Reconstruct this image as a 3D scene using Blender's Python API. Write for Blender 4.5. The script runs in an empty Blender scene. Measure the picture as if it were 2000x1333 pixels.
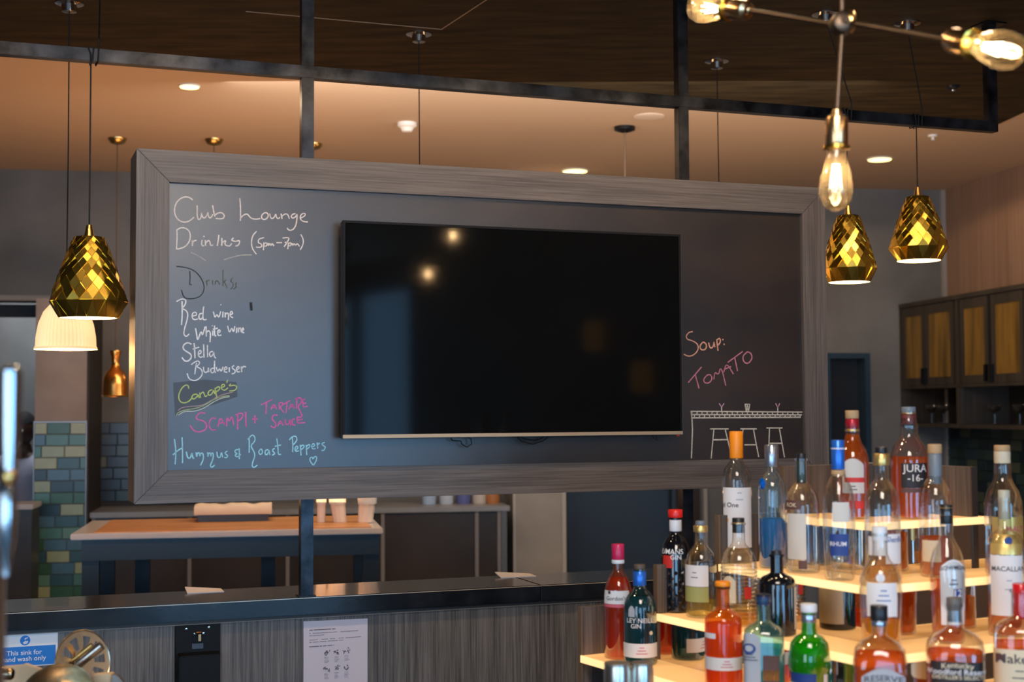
import bpy, bmesh, math, random
from mathutils import Vector, Matrix
random.seed(7)
C = bpy.context.scene.collection
V = Vector
PI = math.pi
R = math.radians

# ---------------------------------------------------------------- camera
EYE = 1.70
F = 2748.0
PITCH, ROLL = 0.0490, -0.0053
cp, sp, cr, sr = math.cos(PITCH), math.sin(PITCH), math.cos(ROLL), math.sin(ROLL)
FWD = V((0, cp, sp)); UP0 = V((0, -sp, cp)); RT0 = V((1, 0, 0))
RT = RT0*cr + UP0*sr
UP = -RT0*sr + UP0*cr
CAM = V((0, 0, EYE))
cam_d = bpy.data.cameras.new('camera'); cam = bpy.data.objects.new('camera', cam_d); C.objects.link(cam)
m = Matrix.Identity(4)
for i in range(3):
    m[i][0] = RT[i]; m[i][1] = UP[i]; m[i][2] = -FWD[i]; m[i][3] = CAM[i]
cam.matrix_world = m
cam_d.sensor_width = 36; cam_d.lens = 36*F/2000
cam_d.clip_start = 0.05
cam_d.dof.use_dof = True
cam_d.dof.focus_distance = 4.75
cam_d.dof.aperture_fstop = 3.0
bpy.context.scene.camera = cam

# ---------------------------------------------------------------- world, exposure
sc = bpy.context.scene
w = bpy.data.worlds.new('world'); sc.world = w; w.use_nodes = True
w.node_tree.nodes['Background'].inputs[0].default_value = (0.9, 0.75, 0.6, 1)
w.node_tree.nodes['Background'].inputs[1].default_value = 0.05
sc.view_settings.view_transform = 'Standard'
sc.view_settings.look = 'None'
sc.view_settings.exposure = 0.0
sc.view_settings.gamma = 1.0
sc.view_settings.use_curve_mapping = False
sc.cycles.transparent_max_bounces = 24
sc.cycles.max_bounces = 10
sc.cycles.transmission_bounces = 8
sc.cycles.caustics_reflective = False
sc.cycles.caustics_refractive = False
sc.cycles.sample_clamp_indirect = 8.0

def light(name, kind, loc, energy, color, size=0.1, sy=None, target=None):
    d = bpy.data.lights.new(name, kind); d.energy = energy; d.color = color
    if kind == 'AREA':
        d.size = size
        if sy: d.shape = 'RECTANGLE'; d.size_y = sy
    elif kind in ('POINT', 'SPOT'): d.shadow_soft_size = size
    o = bpy.data.objects.new(name, d); C.objects.link(o); o.location = loc
    if target is not None:
        o.rotation_euler = (V(target)-V(loc)).to_track_quat('-Z', 'Y').to_euler()
    return o
COOL = (0.62, 0.80, 1.0); WARM = (1.0, 0.62, 0.30); WARM2 = (1.0, 0.70, 0.42)
light('window_daylight', 'AREA', (-2.7, -1.6, 1.7), 68, COOL, 1.6, 2.0, (-1.2, 4.4, 1.6))
light('bar_daylight', 'AREA', (1.9, -3.3, 1.9), 8, COOL, 1.0, 2.2, (-0.6, 4.4, 1.8))
light('room_glow_left', 'AREA', (-1.6, 7.0, 1.25), 31, (1.0, .52, .24), 1.6, 1.6, (-1.6, 7.1, 3.3))  # two unseen area fills, added to brighten the far ceiling
light('room_glow_right', 'AREA', (1.8, 7.3, 1.25), 24, (1.0, .62, .36), 1.8, 1.6, (1.8, 7.4, 3.3))
light('room_fill', 'AREA', (0.2, 6.6, 2.9), 50, (1.0, .92, .82), 3.2, 1.0, (0.2, 9.6, 1.2))  # unseen fill added to brighten the far wall
light('bar_fill', 'AREA', (0.4, 1.1, 2.95), 46, (1.0, .86, .74), 1.0, .8, (1.3, 3.3, 1.1))  # unseen fill added to brighten the bottles

# ---------------------------------------------------------------- pixel -> place
def ray(px, py):
    return (FWD + RT*((px-1000)/F) - UP*((py-666.5)/F))
def P(px, py, Y):                      # at world depth Y
    r = ray(px, py); return CAM + r*(Y/r.y)
def ph(px, py, z):                     # on the horizontal plane z
    r = ray(px, py); return CAM + r*((z-EYE)/r.z)
def pplane(px, py, O, n):
    r = ray(px, py); return CAM + r*((V(O)-CAM).dot(n)/r.dot(n))
YAW = 0.3559                           # the board, beam and bar-back wall
D = V((math.cos(YAW), math.sin(YAW), 0)); N = V((-math.sin(YAW), math.cos(YAW), 0))
BO = V((0, 4.8588, EYE))
def pb(px, py, o=0.0):                 # pixel -> (s, z) local coordinates of the plane parallel to the board
    p = pplane(px, py, BO+N*o, N) - BO
    return p.dot(D), p.z
def BW(s, o, z): return BO + D*s + N*o + V((0, 0, z))
YAW2 = 0.1695                          # the room beyond
RX = V((math.cos(YAW2), math.sin(YAW2), 0)); RN = V((-math.sin(YAW2), math.cos(YAW2), 0))
RO = V((0, 9.88, 0)); CEIL = EYE+1.62; SOF = EYE+1.606; CS = 3.27
def pr(px, py, o=0.0):                 # plane parallel to the back wall, o metres in front of it
    p = pplane(px, py, RO-RN*o, RN) - RO
    return p.dot(RX), p.z
def RWp(s, o, z): return RO + RX*s - RN*o + V((0, 0, z))

# ---------------------------------------------------------------- materials
MATS = {}
def mat(name, col, rough=0.6, metal=0.0, emit=None, es=0.0, coat=0.0, noise=0.0, nscale=8.0, bump=0.0, spec=0.5, stretch=(1, 1, 1), col2=None, trans=0.0, ior=1.45, ndetail=4.0):
    if name in MATS: return MATS[name]
    mt = bpy.data.materials.new(name); mt.use_nodes = True
    nt = mt.node_tree; b = nt.nodes['Principled BSDF']
    b.inputs['Base Color'].default_value = (*col, 1)
    b.inputs['Roughness'].default_value = rough; b.inputs['Metallic'].default_value = metal
    b.inputs['Specular IOR Level'].default_value = spec
    b.inputs['Coat Weight'].default_value = coat
    b.inputs['Transmission Weight'].default_value = trans; b.inputs['IOR'].default_value = ior
    if emit: b.inputs['Emission Color'].default_value = (*emit, 1); b.inputs['Emission Strength'].default_value = es
    if noise > 0 or bump > 0 or col2:
        tc = nt.nodes.new('ShaderNodeTexCoord'); mp = nt.nodes.new('ShaderNodeMapping')
        mp.inputs['Scale'].default_value = stretch
        nt.links.new(tc.outputs['Object'], mp.inputs['Vector'])
        nz = nt.nodes.new('ShaderNodeTexNoise'); nz.inputs['Scale'].default_value = nscale; nz.inputs['Detail'].default_value = ndetail
        nt.links.new(mp.outputs[0], nz.inputs['Vector'])
        if noise > 0 or col2:
            mx = nt.nodes.new('ShaderNodeMix'); mx.data_type = 'RGBA'
            mr = nt.nodes.new('ShaderNodeMapRange'); mr.inputs[1].default_value = .32; mr.inputs[2].default_value = .68
            nt.links.new(nz.outputs[0], mr.inputs[0]); nt.links.new(mr.outputs[0], mx.inputs[0])
            a = col if col2 else tuple(c*(1-noise) for c in col)
            bb = col2 if col2 else tuple(min(1, c*(1+noise)) for c in col)
            mx.inputs[6].default_value = (*a, 1); mx.inputs[7].default_value = (*bb, 1)
            nt.links.new(mx.outputs[2], b.inputs['Base Color'])
        if bump > 0:
            bp = nt.nodes.new('ShaderNodeBump'); bp.inputs['Strength'].default_value = bump; bp.inputs['Distance'].default_value = .004
            nt.links.new(nz.outputs[0], bp.inputs['Height']); nt.links.new(bp.outputs[0], b.inputs['Normal'])
    MATS[name] = mt
    return mt
def thin_glass(name, tint=(1, 1, 1), rough=0.02, refl=1.0, haze=0.0, hcol=None):
    """thin-walled glass: tinted see-through, fresnel gloss, a little translucent haze"""
    if name in MATS: return MATS[name]
    mt = bpy.data.materials.new(name); mt.use_nodes = True; nt = mt.node_tree; nt.nodes.clear()
    out = nt.nodes.new('ShaderNodeOutputMaterial'); mx = nt.nodes.new('ShaderNodeMixShader')
    tr = nt.nodes.new('ShaderNodeBsdfTransparent'); gl = nt.nodes.new('ShaderNodeBsdfGlossy')
    tr.inputs[0].default_value = (*tint, 1); gl.inputs['Roughness'].default_value = rough
    lw = nt.nodes.new('ShaderNodeLayerWeight'); lw.inputs[0].default_value = .45
    mr = nt.nodes.new('ShaderNodeMapRange'); mr.inputs[3].default_value = .06*refl; mr.inputs[4].default_value = .9*refl
    nt.links.new(lw.outputs['Facing'], mr.inputs[0]); nt.links.new(mr.outputs[0], mx.inputs[0])
    body = tr.outputs[0]
    if haze:
        tl_ = nt.nodes.new('ShaderNodeBsdfTranslucent'); df = nt.nodes.new('ShaderNodeBsdfDiffuse'); m1 = nt.nodes.new('ShaderNodeMixShader'); m2 = nt.nodes.new('ShaderNodeMixShader')
        hc = hcol or tint
        tl_.inputs[0].default_value = (*hc, 1); df.inputs[0].default_value = (*hc, 1); m1.inputs[0].default_value = .25; m2.inputs[0].default_value = haze
        nt.links.new(tl_.outputs[0], m1.inputs[1]); nt.links.new(df.outputs[0], m1.inputs[2])
        nt.links.new(body, m2.inputs[1]); nt.links.new(m1.outputs[0], m2.inputs[2]); body = m2.outputs[0]
    nt.links.new(body, mx.inputs[1]); nt.links.new(gl.outputs[0], mx.inputs[2]); nt.links.new(mx.outputs[0], out.inputs[0])
    MATS[name] = mt
    return mt
def wood(name, c1, c2, axis, rough=.55, scale=60.0, coat=0.0):
    """streaky veneer; grain runs along the object's local axis 0/1/2"""
    if name in MATS: return MATS[name]
    mt = bpy.data.materials.new(name); mt.use_nodes = True; nt = mt.node_tree; b = nt.nodes['Principled BSDF']
    b.inputs['Roughness'].default_value = rough; b.inputs['Coat Weight'].default_value = coat; b.inputs['Coat Roughness'].default_value = .3
    tc = nt.nodes.new('ShaderNodeTexCoord')
    mp = nt.nodes.new('ShaderNodeMapping'); s = [scale]*3; s[axis] = scale*.02; mp.inputs['Scale'].default_value = s
    nz = nt.nodes.new('ShaderNodeTexNoise'); nz.inputs['Scale'].default_value = 1.6; nz.inputs['Detail'].default_value = 5; nz.inputs['Roughness'].default_value = .65
    mp2 = nt.nodes.new('ShaderNodeMapping'); s2 = [scale*.22]*3; s2[axis] = scale*.01; mp2.inputs['Scale'].default_value = s2
    nz2 = nt.nodes.new('ShaderNodeTexNoise'); nz2.inputs['Scale'].default_value = 1.0; nz2.inputs['Detail'].default_value = 2
    for a, bb in ((tc.outputs['Object'], mp.inputs[0]), (mp.outputs[0], nz.inputs[0]), (tc.outputs['Object'], mp2.inputs[0]), (mp2.outputs[0], nz2.inputs[0])): nt.links.new(a, bb)
    ad = nt.nodes.new('ShaderNodeMath'); ad.operation = 'MULTIPLY_ADD'; ad.inputs[1].default_value = .45
    nt.links.new(nz2.outputs[0], ad.inputs[0]); nt.links.new(nz.outputs[0], ad.inputs[2])
    mr = nt.nodes.new('ShaderNodeMapRange'); mr.inputs[1].default_value = .52; mr.inputs[2].default_value = .93
    nt.links.new(ad.outputs[0], mr.inputs[0])
    mx = nt.nodes.new('ShaderNodeMix'); mx.data_type = 'RGBA'; mx.inputs[6].default_value = (*c1, 1); mx.inputs[7].default_value = (*c2, 1)
    nt.links.new(mr.outputs[0], mx.inputs[0]); nt.links.new(mx.outputs[2], b.inputs['Base Color'])
    bp = nt.nodes.new('ShaderNodeBump'); bp.inputs['Strength'].default_value = .25; bp.inputs['Distance'].default_value = .001
    nt.links.new(nz.outputs[0], bp.inputs['Height']); nt.links.new(bp.outputs[0], b.inputs['Normal'])
    MATS[name] = mt
    return mt

# ---------------------------------------------------------------- mesh helpers
class MB:
    def __init__(s): s.v = []; s.f = []
    def add(s, vs, fs):
        o = len(s.v); s.v += [tuple(x) for x in vs]; s.f += [tuple(i+o for i in f) for f in fs]; return s
    def box(s, x0, x1, y0, y1, z0, z1):
        return s.add([(x0,y0,z0),(x1,y0,z0),(x1,y1,z0),(x0,y1,z0),(x0,y0,z1),(x1,y0,z1),(x1,y1,z1),(x0,y1,z1)],
                     [(0,3,2,1),(4,5,6,7),(0,1,5,4),(1,2,6,5),(2,3,7,6),(3,0,4,7)])
    def prism(s, poly, z0, z1, axis=2):   # poly CCW in the two other axes
        n = len(poly)
        def pt(a, b, c): return (a, b, c) if axis == 2 else ((a, c, b) if axis == 1 else (c, a, b))
        vs = [pt(a, b, z0) for a, b in poly]+[pt(a, b, z1) for a, b in poly]
        fs = [tuple(range(n))[::-1], tuple(range(n, 2*n))]+[(i, (i+1) % n, n+(i+1) % n, n+i) for i in range(n)]
        return s.add(vs, fs)
    def lathe(s, prof, seg=24, c=(0, 0, 0), cap=True, sq=None, M=None):
        """prof: (r, z); sq: function(z)->squareness 0..1"""
        vs = []; n = len(prof)
        for r, z in prof:
            q = sq(z) if sq else 0
            for k in range(seg):
                t = 2*PI*k/seg; a, b = math.cos(t), math.sin(t)
                g = 1.0
                if q > 0:
                    g = 1/((abs(a)**6+abs(b)**6)**(1/6)); g = 1+(g-1)*q
                p = V((r*g*a, r*g*b, z))
                if M is not None: p = M @ p
                vs.append((p[0]+c[0], p[1]+c[1], p[2]+c[2]))
        fs = [(i*seg+k, i*seg+(k+1) % seg, (i+1)*seg+(k+1) % seg, (i+1)*seg+k) for i in range(n-1) for k in range(seg)]
        if cap:
            if prof[0][0] > 1e-5: fs.append(tuple(range(seg))[::-1])
            if prof[-1][0] > 1e-5: fs.append(tuple((n-1)*seg+k for k in range(seg)))
        return s.add(vs, fs)
    def tube(s, pts, r, seg=8, cap=True):
        pts = [V(p) for p in pts]; n = len(pts); vs = []
        rr = r if isinstance(r, (list, tuple)) else [r]*n
        t0 = (pts[1]-pts[0]).normalized(); a = V((0, 0, 1)) if abs(t0.z) < .9 else V((1, 0, 0))
        u = t0.cross(a).normalized()
        for i, p in enumerate(pts):
            t = (pts[min(i+1, n-1)]-pts[max(i-1, 0)]).normalized()
            u = (u-t*u.dot(t)).normalized(); v_ = t.cross(u)
            for k in range(seg):
                an = 2*PI*k/seg; vs.append(p+(u*math.cos(an)+v_*math.sin(an))*rr[i])
        fs = [(i*seg+k, i*seg+(k+1) % seg, (i+1)*seg+(k+1) % seg, (i+1)*seg+k) for i in range(n-1) for k in range(seg)]
        if cap: fs += [tuple(range(seg))[::-1], tuple((n-1)*seg+k for k in range(seg))]
        return s.add(vs, fs)
    def ribbon(s, pts, wd, y, th=.0008):
        """flat stroke in the x-z plane, facing -y"""
        n = len(pts)
        if n < 2: return s
        L = []; Rr = []
        for i in range(n):
            a = V(pts[max(i-1, 0)]); b = V(pts[min(i+1, n-1)]); t = (b-a)
            if t.length < 1e-9: t = V((1, 0))
            t.normalize(); nn = V((-t.y, t.x))*(wd/2)
            p = V(pts[i]); L.append(p+nn); Rr.append(p-nn)
        vs = [(q.x, y, q.y) for q in L]+[(q.x, y, q.y) for q in Rr]
        fs = [(i, i+1, n+i+1, n+i) for i in range(n-1)]
        return s.add(vs, fs)
def obj(name, mb, mt, parent=None, smooth=False, bevel=0.0, loc=None, rotz=None, mw=None):
    me = bpy.data.meshes.new(name); me.from_pydata(mb.v, [], mb.f)
    bm = bmesh.new(); bm.from_mesh(me); bmesh.ops.recalc_face_normals(bm, faces=bm.faces)
    if bevel > 0:
        bmesh.ops.bevel(bm, geom=[e for e in bm.edges if len(e.link_faces) == 2 and e.calc_face_angle(0) > .5], offset=bevel, segments=2, affect='EDGES', clamp_overlap=True)
    bm.to_mesh(me); bm.free()
    if smooth:
        me.shade_smooth()
        if smooth != 2:
            try: me.set_sharp_from_angle(angle=R(42))
            except Exception: pass
    me.materials.append(mt)
    o = bpy.data.objects.new(name, me); C.objects.link(o)
    if parent: o.parent = parent
    if mw is not None: o.matrix_world = mw
    if loc is not None: o.location = loc
    if rotz is not None: o.rotation_euler = (0, 0, rotz)
    return o
def tag(o, label=None, cat=None, group=None, kind=None):
    if label: o['label'] = label
    if cat: o['category'] = cat
    if group: o['group'] = group
    if kind: o['kind'] = kind
    return o
def thing(name, label, cat, loc=(0, 0, 0), rotz=0, group=None):
    o = bpy.data.objects.new(name, None); C.objects.link(o); o.empty_display_size = .05
    o.location = loc; o.rotation_euler = (0, 0, rotz)
    return tag(o, label, cat, group)
def dup(root, loc, rotz=None, label=None):
    r = root.copy(); C.objects.link(r); r.location = loc
    if rotz is not None: r.rotation_euler = (0, 0, rotz)
    if label: r['label'] = label
    for ch in list(root.children):
        c = ch.copy(); C.objects.link(c); c.parent = r
        for g in list(ch.children):
            d = g.copy(); C.objects.link(d); d.parent = c
    return r
def struct(name, mb, mt, **k):
    o = obj(name, mb, mt, **k)
    if not k.get('parent'): o['kind'] = 'structure'
    return o
def text_mesh(txt, size, bold=0.0):
    cu = bpy.data.curves.new('t', 'FONT'); cu.body = txt; cu.size = size; cu.align_x = 'CENTER'; cu.offset = bold; cu.resolution_u = 3
    o = bpy.data.objects.new('t', cu); C.objects.link(o)
    bpy.context.view_layer.update()
    me = o.to_mesh(); vs = [(v.co.x, v.co.y) for v in me.vertices]; fs = [tuple(p.vertices) for p in me.polygons]
    o.to_mesh_clear(); bpy.data.objects.remove(o); bpy.data.curves.remove(cu)
    return vs, fs

# palette
M_black = mat('black_steel', (.012, .012, .014), .32, .6, noise=.5, nscale=14, bump=.15)
M_veneer_x = wood('grey_brown_veneer', (.060, .045, .037), (.155, .120, .100), 0, .48, scale=120)
M_veneer_z = wood('bar_front_veneer', (.045, .037, .033), (.19, .165, .150), 2, .5, scale=120)
M_brass = mat('polished_brass', (.80, .50, .10), .16, 1.0)
M_brass2 = mat('satin_brass', (.72, .46, .16), .28, 1.0)
M_chrome = mat('chrome', (.75, .72, .68), .12, 1.0)
M_steel = mat('brushed_steel', (.62, .58, .52), .28, 1.0, noise=.15, nscale=3, stretch=(60, 60, 1))
M_cord = mat('black_cord', (.008, .006, .005), .7)
M_white = mat('white_plastic', (.75, .72, .68), .5)
M_paper = mat('white_paper', (.78, .74, .76), .8, noise=.03, nscale=3)
M_plaster = mat('grey_plaster', (.135, .130, .124), .8, noise=.28, nscale=1.6, bump=.05, ndetail=8)
M_ceil = mat('cream_ceiling_paint', (.53, .38, .26), .85, noise=.02, nscale=1)
M_navy = mat('navy_paint', (.022, .036, .056), .45)
M_glow_warm = mat('warm_led', (1, .8, .5), .5, emit=(1, .72, .30), es=9)

# ---------------------------------------------------------------- the room shell
X0, X1 = -6.0, CS
fl = struct('floor', MB().box(-7, 7, -5.5, 12, -.1, 0), mat('floor_tiles', (.05, .045, .04), .5, noise=.3, nscale=3))
rm = Matrix.Translation(RO) @ Matrix.Rotation(YAW2, 4, 'Z')
def room(name, mb, mt, **k):
    return struct(name, mb, mt, mw=rm, **k)
# back wall built of slabs around the openings (room frame: x along the wall, y away, z up)
def rx(px, py=900, o=0): return pr(px, py, o)[0]
def rz(py, px=1000, o=0): return pr(px, py, o)[1]
dl0, dl1 = rx(-40, 700), rx(72, 700)               # left passage
dz = rz(588, 40)
d2a, d2b = rx(1612, 800), rx(1700, 800)            # right dark doorway
d2z = rz(690, 1650)
d1a, d1b = rx(1106, 1000), rx(1322, 1000)
d1z = rz(600, 1200)
mb = MB()
mb.box(X0, dl0, 0, .2, 0, CEIL); mb.box(dl0, dl1, 0, .2, dz, CEIL)
mb.box(dl1, d1a, 0, .2, 0, CEIL); mb.box(d1a, d1b, 0, .2, d1z, CEIL)
mb.box(d1b, d2a, 0, .2, 0, CEIL); mb.box(d2a, d2b, 0, .2, d2z, CEIL); mb.box(d2b, X1+.2, 0, .2, 0, CEIL)
wall_back = room('wall_back', mb, M_plaster)
room('wall_far_passage', MB().box(dl0-.6, dl1+.6, 1.2, 1.3, 0, CEIL), M_plaster)
wr = room('wall_right', MB().box(X1, X1+.2, -15.2, .2, 0, CEIL), wood('pinkish_wood_cladding', (.20, .115, .075), (.32, .195, .13), 2, .6, scale=30))
room('wall_left', MB().box(X0-.2, X0, -15.2, .2, 0, CEIL), M_plaster)
room('wall_front', MB().box(X0, X1, -15.4, -15.2, 0, CEIL), mat('dark_brown_wall', (.10, .065, .045), .7, noise=.2, nscale=2))
room('ceiling', MB().box(X0-.2, X1+.2, -15.4, 1.4, CEIL, CEIL+.1), M_ceil)
room('trim_1', MB().box(X1-.03, X1, -.03, 0, 0, CEIL), mat('grey_metal_trim', (.30, .27, .25), .4))
# dropped dark panel ceiling over the bar
e0 = ph(-400, 62, SOF); e1 = ph(1948, 244, SOF); e2 = ph(2000, 220, SOF)
ed = (e0-e1).normalized(); e0 = e1+ed*7.5
rd = (e2-e1).normalized(); e3 = e1+rd*8.5
poly = [(e0.x, e0.y), (e1.x, e1.y), (e3.x, e3.y), (e0.x, -4.8)]
mb = MB().prism(poly[::-1], SOF, CEIL-.001)
sof = struct('ceiling.001', mb, mat('dark_brown_ceiling_board', (.030, .020, .009), .7, spec=.12, noise=.45, nscale=3.0, stretch=(1, 5, 1), bump=.3, ndetail=8))
j = MB()
for (a, b) in (((480, 22), (862, 57)), ((862, 57), (1010, -40))):
    p, q = ph(*a, SOF), ph(*b, SOF); t = (q-p).normalized(); nn = V((-t.y, t.x, 0))*.0022
    j.add([p-nn-V((0, 0, .002)), p+nn-V((0, 0, .002)), q+nn-V((0, 0, .002)), q-nn-V((0, 0, .002)), p-nn, p+nn, q+nn, q-nn],
          [(0, 1, 2, 3), (0, 1, 5, 4), (1, 2, 6, 5), (2, 3, 7, 6), (3, 0, 4, 7)])
obj('panel_joint', j, mat('filler_strip', (.35, .24, .15), .6), sof)

# downlights added out of view in the bar ceiling to brighten gold shades and board
M_dlb = mat('added_downlight_lens', (1, .85, .6), .5, emit=(1, .70, .36), es=26)
for i, s_ in enumerate((-1.75, -1.05, -.35, .35, 1.05, 1.6)):
    q = BW(s_, -1.05 if i < 5 else -1.3, 0); 
    t = thing('added_downlight', '%s of six added warm downlights in the brown bar ceiling, above the picture' % ('leftmost', 'second from left', 'third from left', 'third from right', 'second from right', 'rightmost')[i], 'ceiling light', (q.x, q.y, SOF-.010), 0, 'added downlights over the bar')
    obj('trim_ring', MB().lathe([(.088, .010), (.088, .006), (.078, .002), (.078, .010)], 32, cap=False), M_brass2, t, smooth=True)
    obj('lens', MB().lathe([(.078, .004), (.07, .0), (.001, -.002)], 32, cap=False), M_dlb, t, smooth=True)
    light('added_downlight_beam', 'SPOT', (q.x, q.y, SOF-.03), 20, WARM2, .05, None, (q.x, q.y, 0)).data.spot_size = R(150)

# doors and passage frame in the back wall
def room_local(parent_name, mb, mt, parent, **k):
    o = obj(parent_name, mb, mt, parent, **k); return o
def rthing(name):
    o = bpy.data.objects.new(name, None); C.objects.link(o); o.matrix_world = rm; o['kind'] = 'structure'; return o
d1 = rthing('door_1')
obj('door_leaf', MB().box(d1a+.04, d1b-.04, .06, .10, 0, d1z-.04), M_navy, d1)
mbf = MB(); mbf.box(d1a, d1a+.04, -.02, .2, 0, d1z); mbf.box(d1b-.04, d1b, -.02, .2, 0, d1z); mbf.box(d1a+.04, d1b-.04, -.02, .2, d1z-.04, d1z)
obj('door_frame', mbf, M_navy, d1)
d2 = rthing('door_2')
obj('door_leaf', MB().box(d2a+.04, d2b-.04, .13, .17, 0, d2z-.04), mat('near_black_paint', (.006, .006, .008), .5), d2)
mbf = MB(); mbf.box(d2a, d2a+.04, -.01, .2, 0, d2z); mbf.box(d2b-.04, d2b, -.01, .2, 0, d2z); mbf.box(d2a+.04, d2b-.04, -.01, .2, d2z-.04, d2z)
obj('door_frame', mbf, mat('navy_gloss', (.015, .035, .055), .35), d2)
obj('door_handle', MB().tube([(d2a+.1, .125, 1.0), (d2a+.1, .06, 1.0), (d2a+.2, .06, 1.0)], .008), M_steel, d2)
mb = MB(); mb.box(dl0-.1, dl1+.11, -.03, 0, dz, dz+.035); mb.box(dl1, dl1+.04, -.03, .2, 0, dz)
room('trim_2', mb, mat('beige_frame', (.26, .22, .19), .6))
z1_, z2_ = rz(616, 40), rz(590, 40)
room('trim_3', MB().box(dl0, dl1-.01, .21, .25, z1_, z2_-.002), mat('black_paint', (.008, .007, .006), .6))
# pale pier between the counter and the navy door
a, b = rx(1003, 1000, .35), rx(1104, 1000, .35)
mb = MB().box(a, b, -.35, 0, 0, CEIL)
room('wall_pier', mb, mat('warm_plaster', (.29, .255, .225), .8, noise=.12, nscale=3, bump=.03))
a1, b1 = rx(1007, 1000, .355), rx(1098, 1000, .355)
room('trim_4', MB().box(a-.004, a1, -.358, -.35, 0, CEIL).box(b1, b+.004, -.358, -.35, 0, CEIL), mat('pale_edge', (.42, .37, .33), .6))
# brown glass side light right of the navy door
a, b = rx(1326, 1000, .1), rx(1374, 1000, .1)
room('window_1', MB().box(a, b, -.02, 0, .1, 2.2), mat('brown_glass', (.03, .018, .008), .2))
a, b = rx(1374, 1000, .02), rx(1381, 1000, .02)
room('trim_5', MB().box(a, b, -.03, 0, 0, 2.4), mat('grey_metal_trim', (.30, .27, .25), .4))

# glazed bar front behind the viewer, amber wall lamps on the right wall
M_day = mat('daylit_pane', (.5, .6, .7), .3, emit=(.28, .60, 1.0), es=8.5)
for wn, (xa, xb) in (('window_2', (.85, 3.15)), ('added_window', (-4.4, -1.4))):  # the second one is added, unseen, for reflections in the gold shades
    wo = rthing(wn)
    obj('window_frame', MB().box(xa-.06, xb+.06, -15.2, -15.13, .14, .20).box(xa-.06, xb+.06, -15.2, -15.13, 2.95, 3.01).box(xa-.06, xa, -15.2, -15.13, .2, 2.95).box(xb, xb+.06, -15.2, -15.13, .2, 2.95).box((xa+xb)/2-.025, (xa+xb)/2+.025, -15.19, -15.14, .2, 2.95), M_black, wo)
    obj('pane', MB().box(xa, (xa+xb)/2-.025, -15.18, -15.17, .2, 2.95), M_day, wo); obj('pane', MB().box((xa+xb)/2+.025, xb, -15.18, -15.17, .2, 2.95), M_day, wo)

wo = rthing('window_4')
obj('pane', MB().box(X1-.02, X1-.01, -15.0, -13.85, .2, 2.95), M_day, wo)
obj('window_frame', MB().box(X1-.06, X1-.001, -13.85, -13.79, .14, 3.01).box(X1-.06, X1-.001, -15.06, -15.0, .14, 3.01).box(X1-.06, X1-.001, -15.0, -13.85, 2.95, 3.01).box(X1-.06, X1-.001, -15.0, -13.85, .14, .2), mat('pale_window_frame', (.5, .5, .5), .4), wo)
room('wall_right.001', MB().box(X1-.012, X1, -13.78, -5.6, 0, CEIL), mat('dark_brown_panelling', (.17, .075, .028), .55, noise=.2, nscale=2))
M_sconce = mat('amber_glass_lit', (.9, .5, .1), .4, emit=(1, .50, .08), es=2.2)
for (yy, zz_, lab) in ((-10.4, 2.30, 'amber wall lamp behind the viewer, higher of three, reflected in the television'), (-9.75, 1.95, 'amber wall lamp behind the viewer, nearest the display, reflected in the television'), (-11.0, 1.35, 'amber wall lamp behind the viewer, lowest of three, reflected in the television')):
    q = rm @ V((X1-.012, yy, zz_))
    t = thing('wall_lamp', lab, 'wall lamp', q, YAW2, 'amber wall lamps')
    obj('shade', MB().lathe([(.07, -.12), (.085, -.04), (.085, .06), (.07, .12)], 20, c=(-.10, 0, 0)), M_sconce, t, smooth=True)
    obj('bracket', MB().box(-.05, 0, -.03, .03, -.05, .05), M_brass2, t)

# ---------------------------------------------------------------- bar-back wall below the pass-through
brd = Matrix.Translation(BO) @ Matrix.Rotation(YAW, 4, 'Z')
WO = .20                                              # wall face offset behind the board plane
lt0 = pb(600, 1166, WO-.015)[1]                       # ledge top
lb0 = pb(600, 1200, WO-.015)[1]
sEnd = pb(1330, 1150, WO)[0]
mb = MB().box(-4.5, sEnd+1.6, WO, WO+.16, -EYE, lb0)
struct('wall_bar', mb, M_veneer_z, mw=brd)
seam = pb(1050, 1160, WO)[0]
M_stone = mat('black_stone_ledge', (.010, .012, .016), .16, 0, noise=.6, nscale=9, bump=.08, coat=.3, ndetail=8)
struct('trim_6', MB().box(-4.5, seam-.0012, WO-.03, WO+.30, lb0, lt0), M_stone, mw=brd, bevel=.003)
struct('trim_7', MB().box(seam+.0012, sEnd+1.6, WO-.03, WO+.30, lb0, lt0), M_stone, mw=brd, bevel=.003)
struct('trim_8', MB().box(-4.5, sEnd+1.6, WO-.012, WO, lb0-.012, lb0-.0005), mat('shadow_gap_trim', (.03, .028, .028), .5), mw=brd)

M_strip = mat('ledge_highlight_strip', (.62, .50, .38), .3, .4)
struct('ledge_highlight', MB().box(-4.5, sEnd+1.6, WO-.0315, WO-.0302, lt0-.004, lt0-.0018), M_strip, mw=brd)  # pale strip in place of the highlight along the ledge's front edge
struct('trim_15', MB().box(-4.5, sEnd+1.6, WO-.0135, WO-.0122, lb0-.0145, lb0-.0125), mat('grey_edge_line', (.25, .21, .18), .4), mw=brd)  # thin grey strip along the bottom of the ledge

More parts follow.
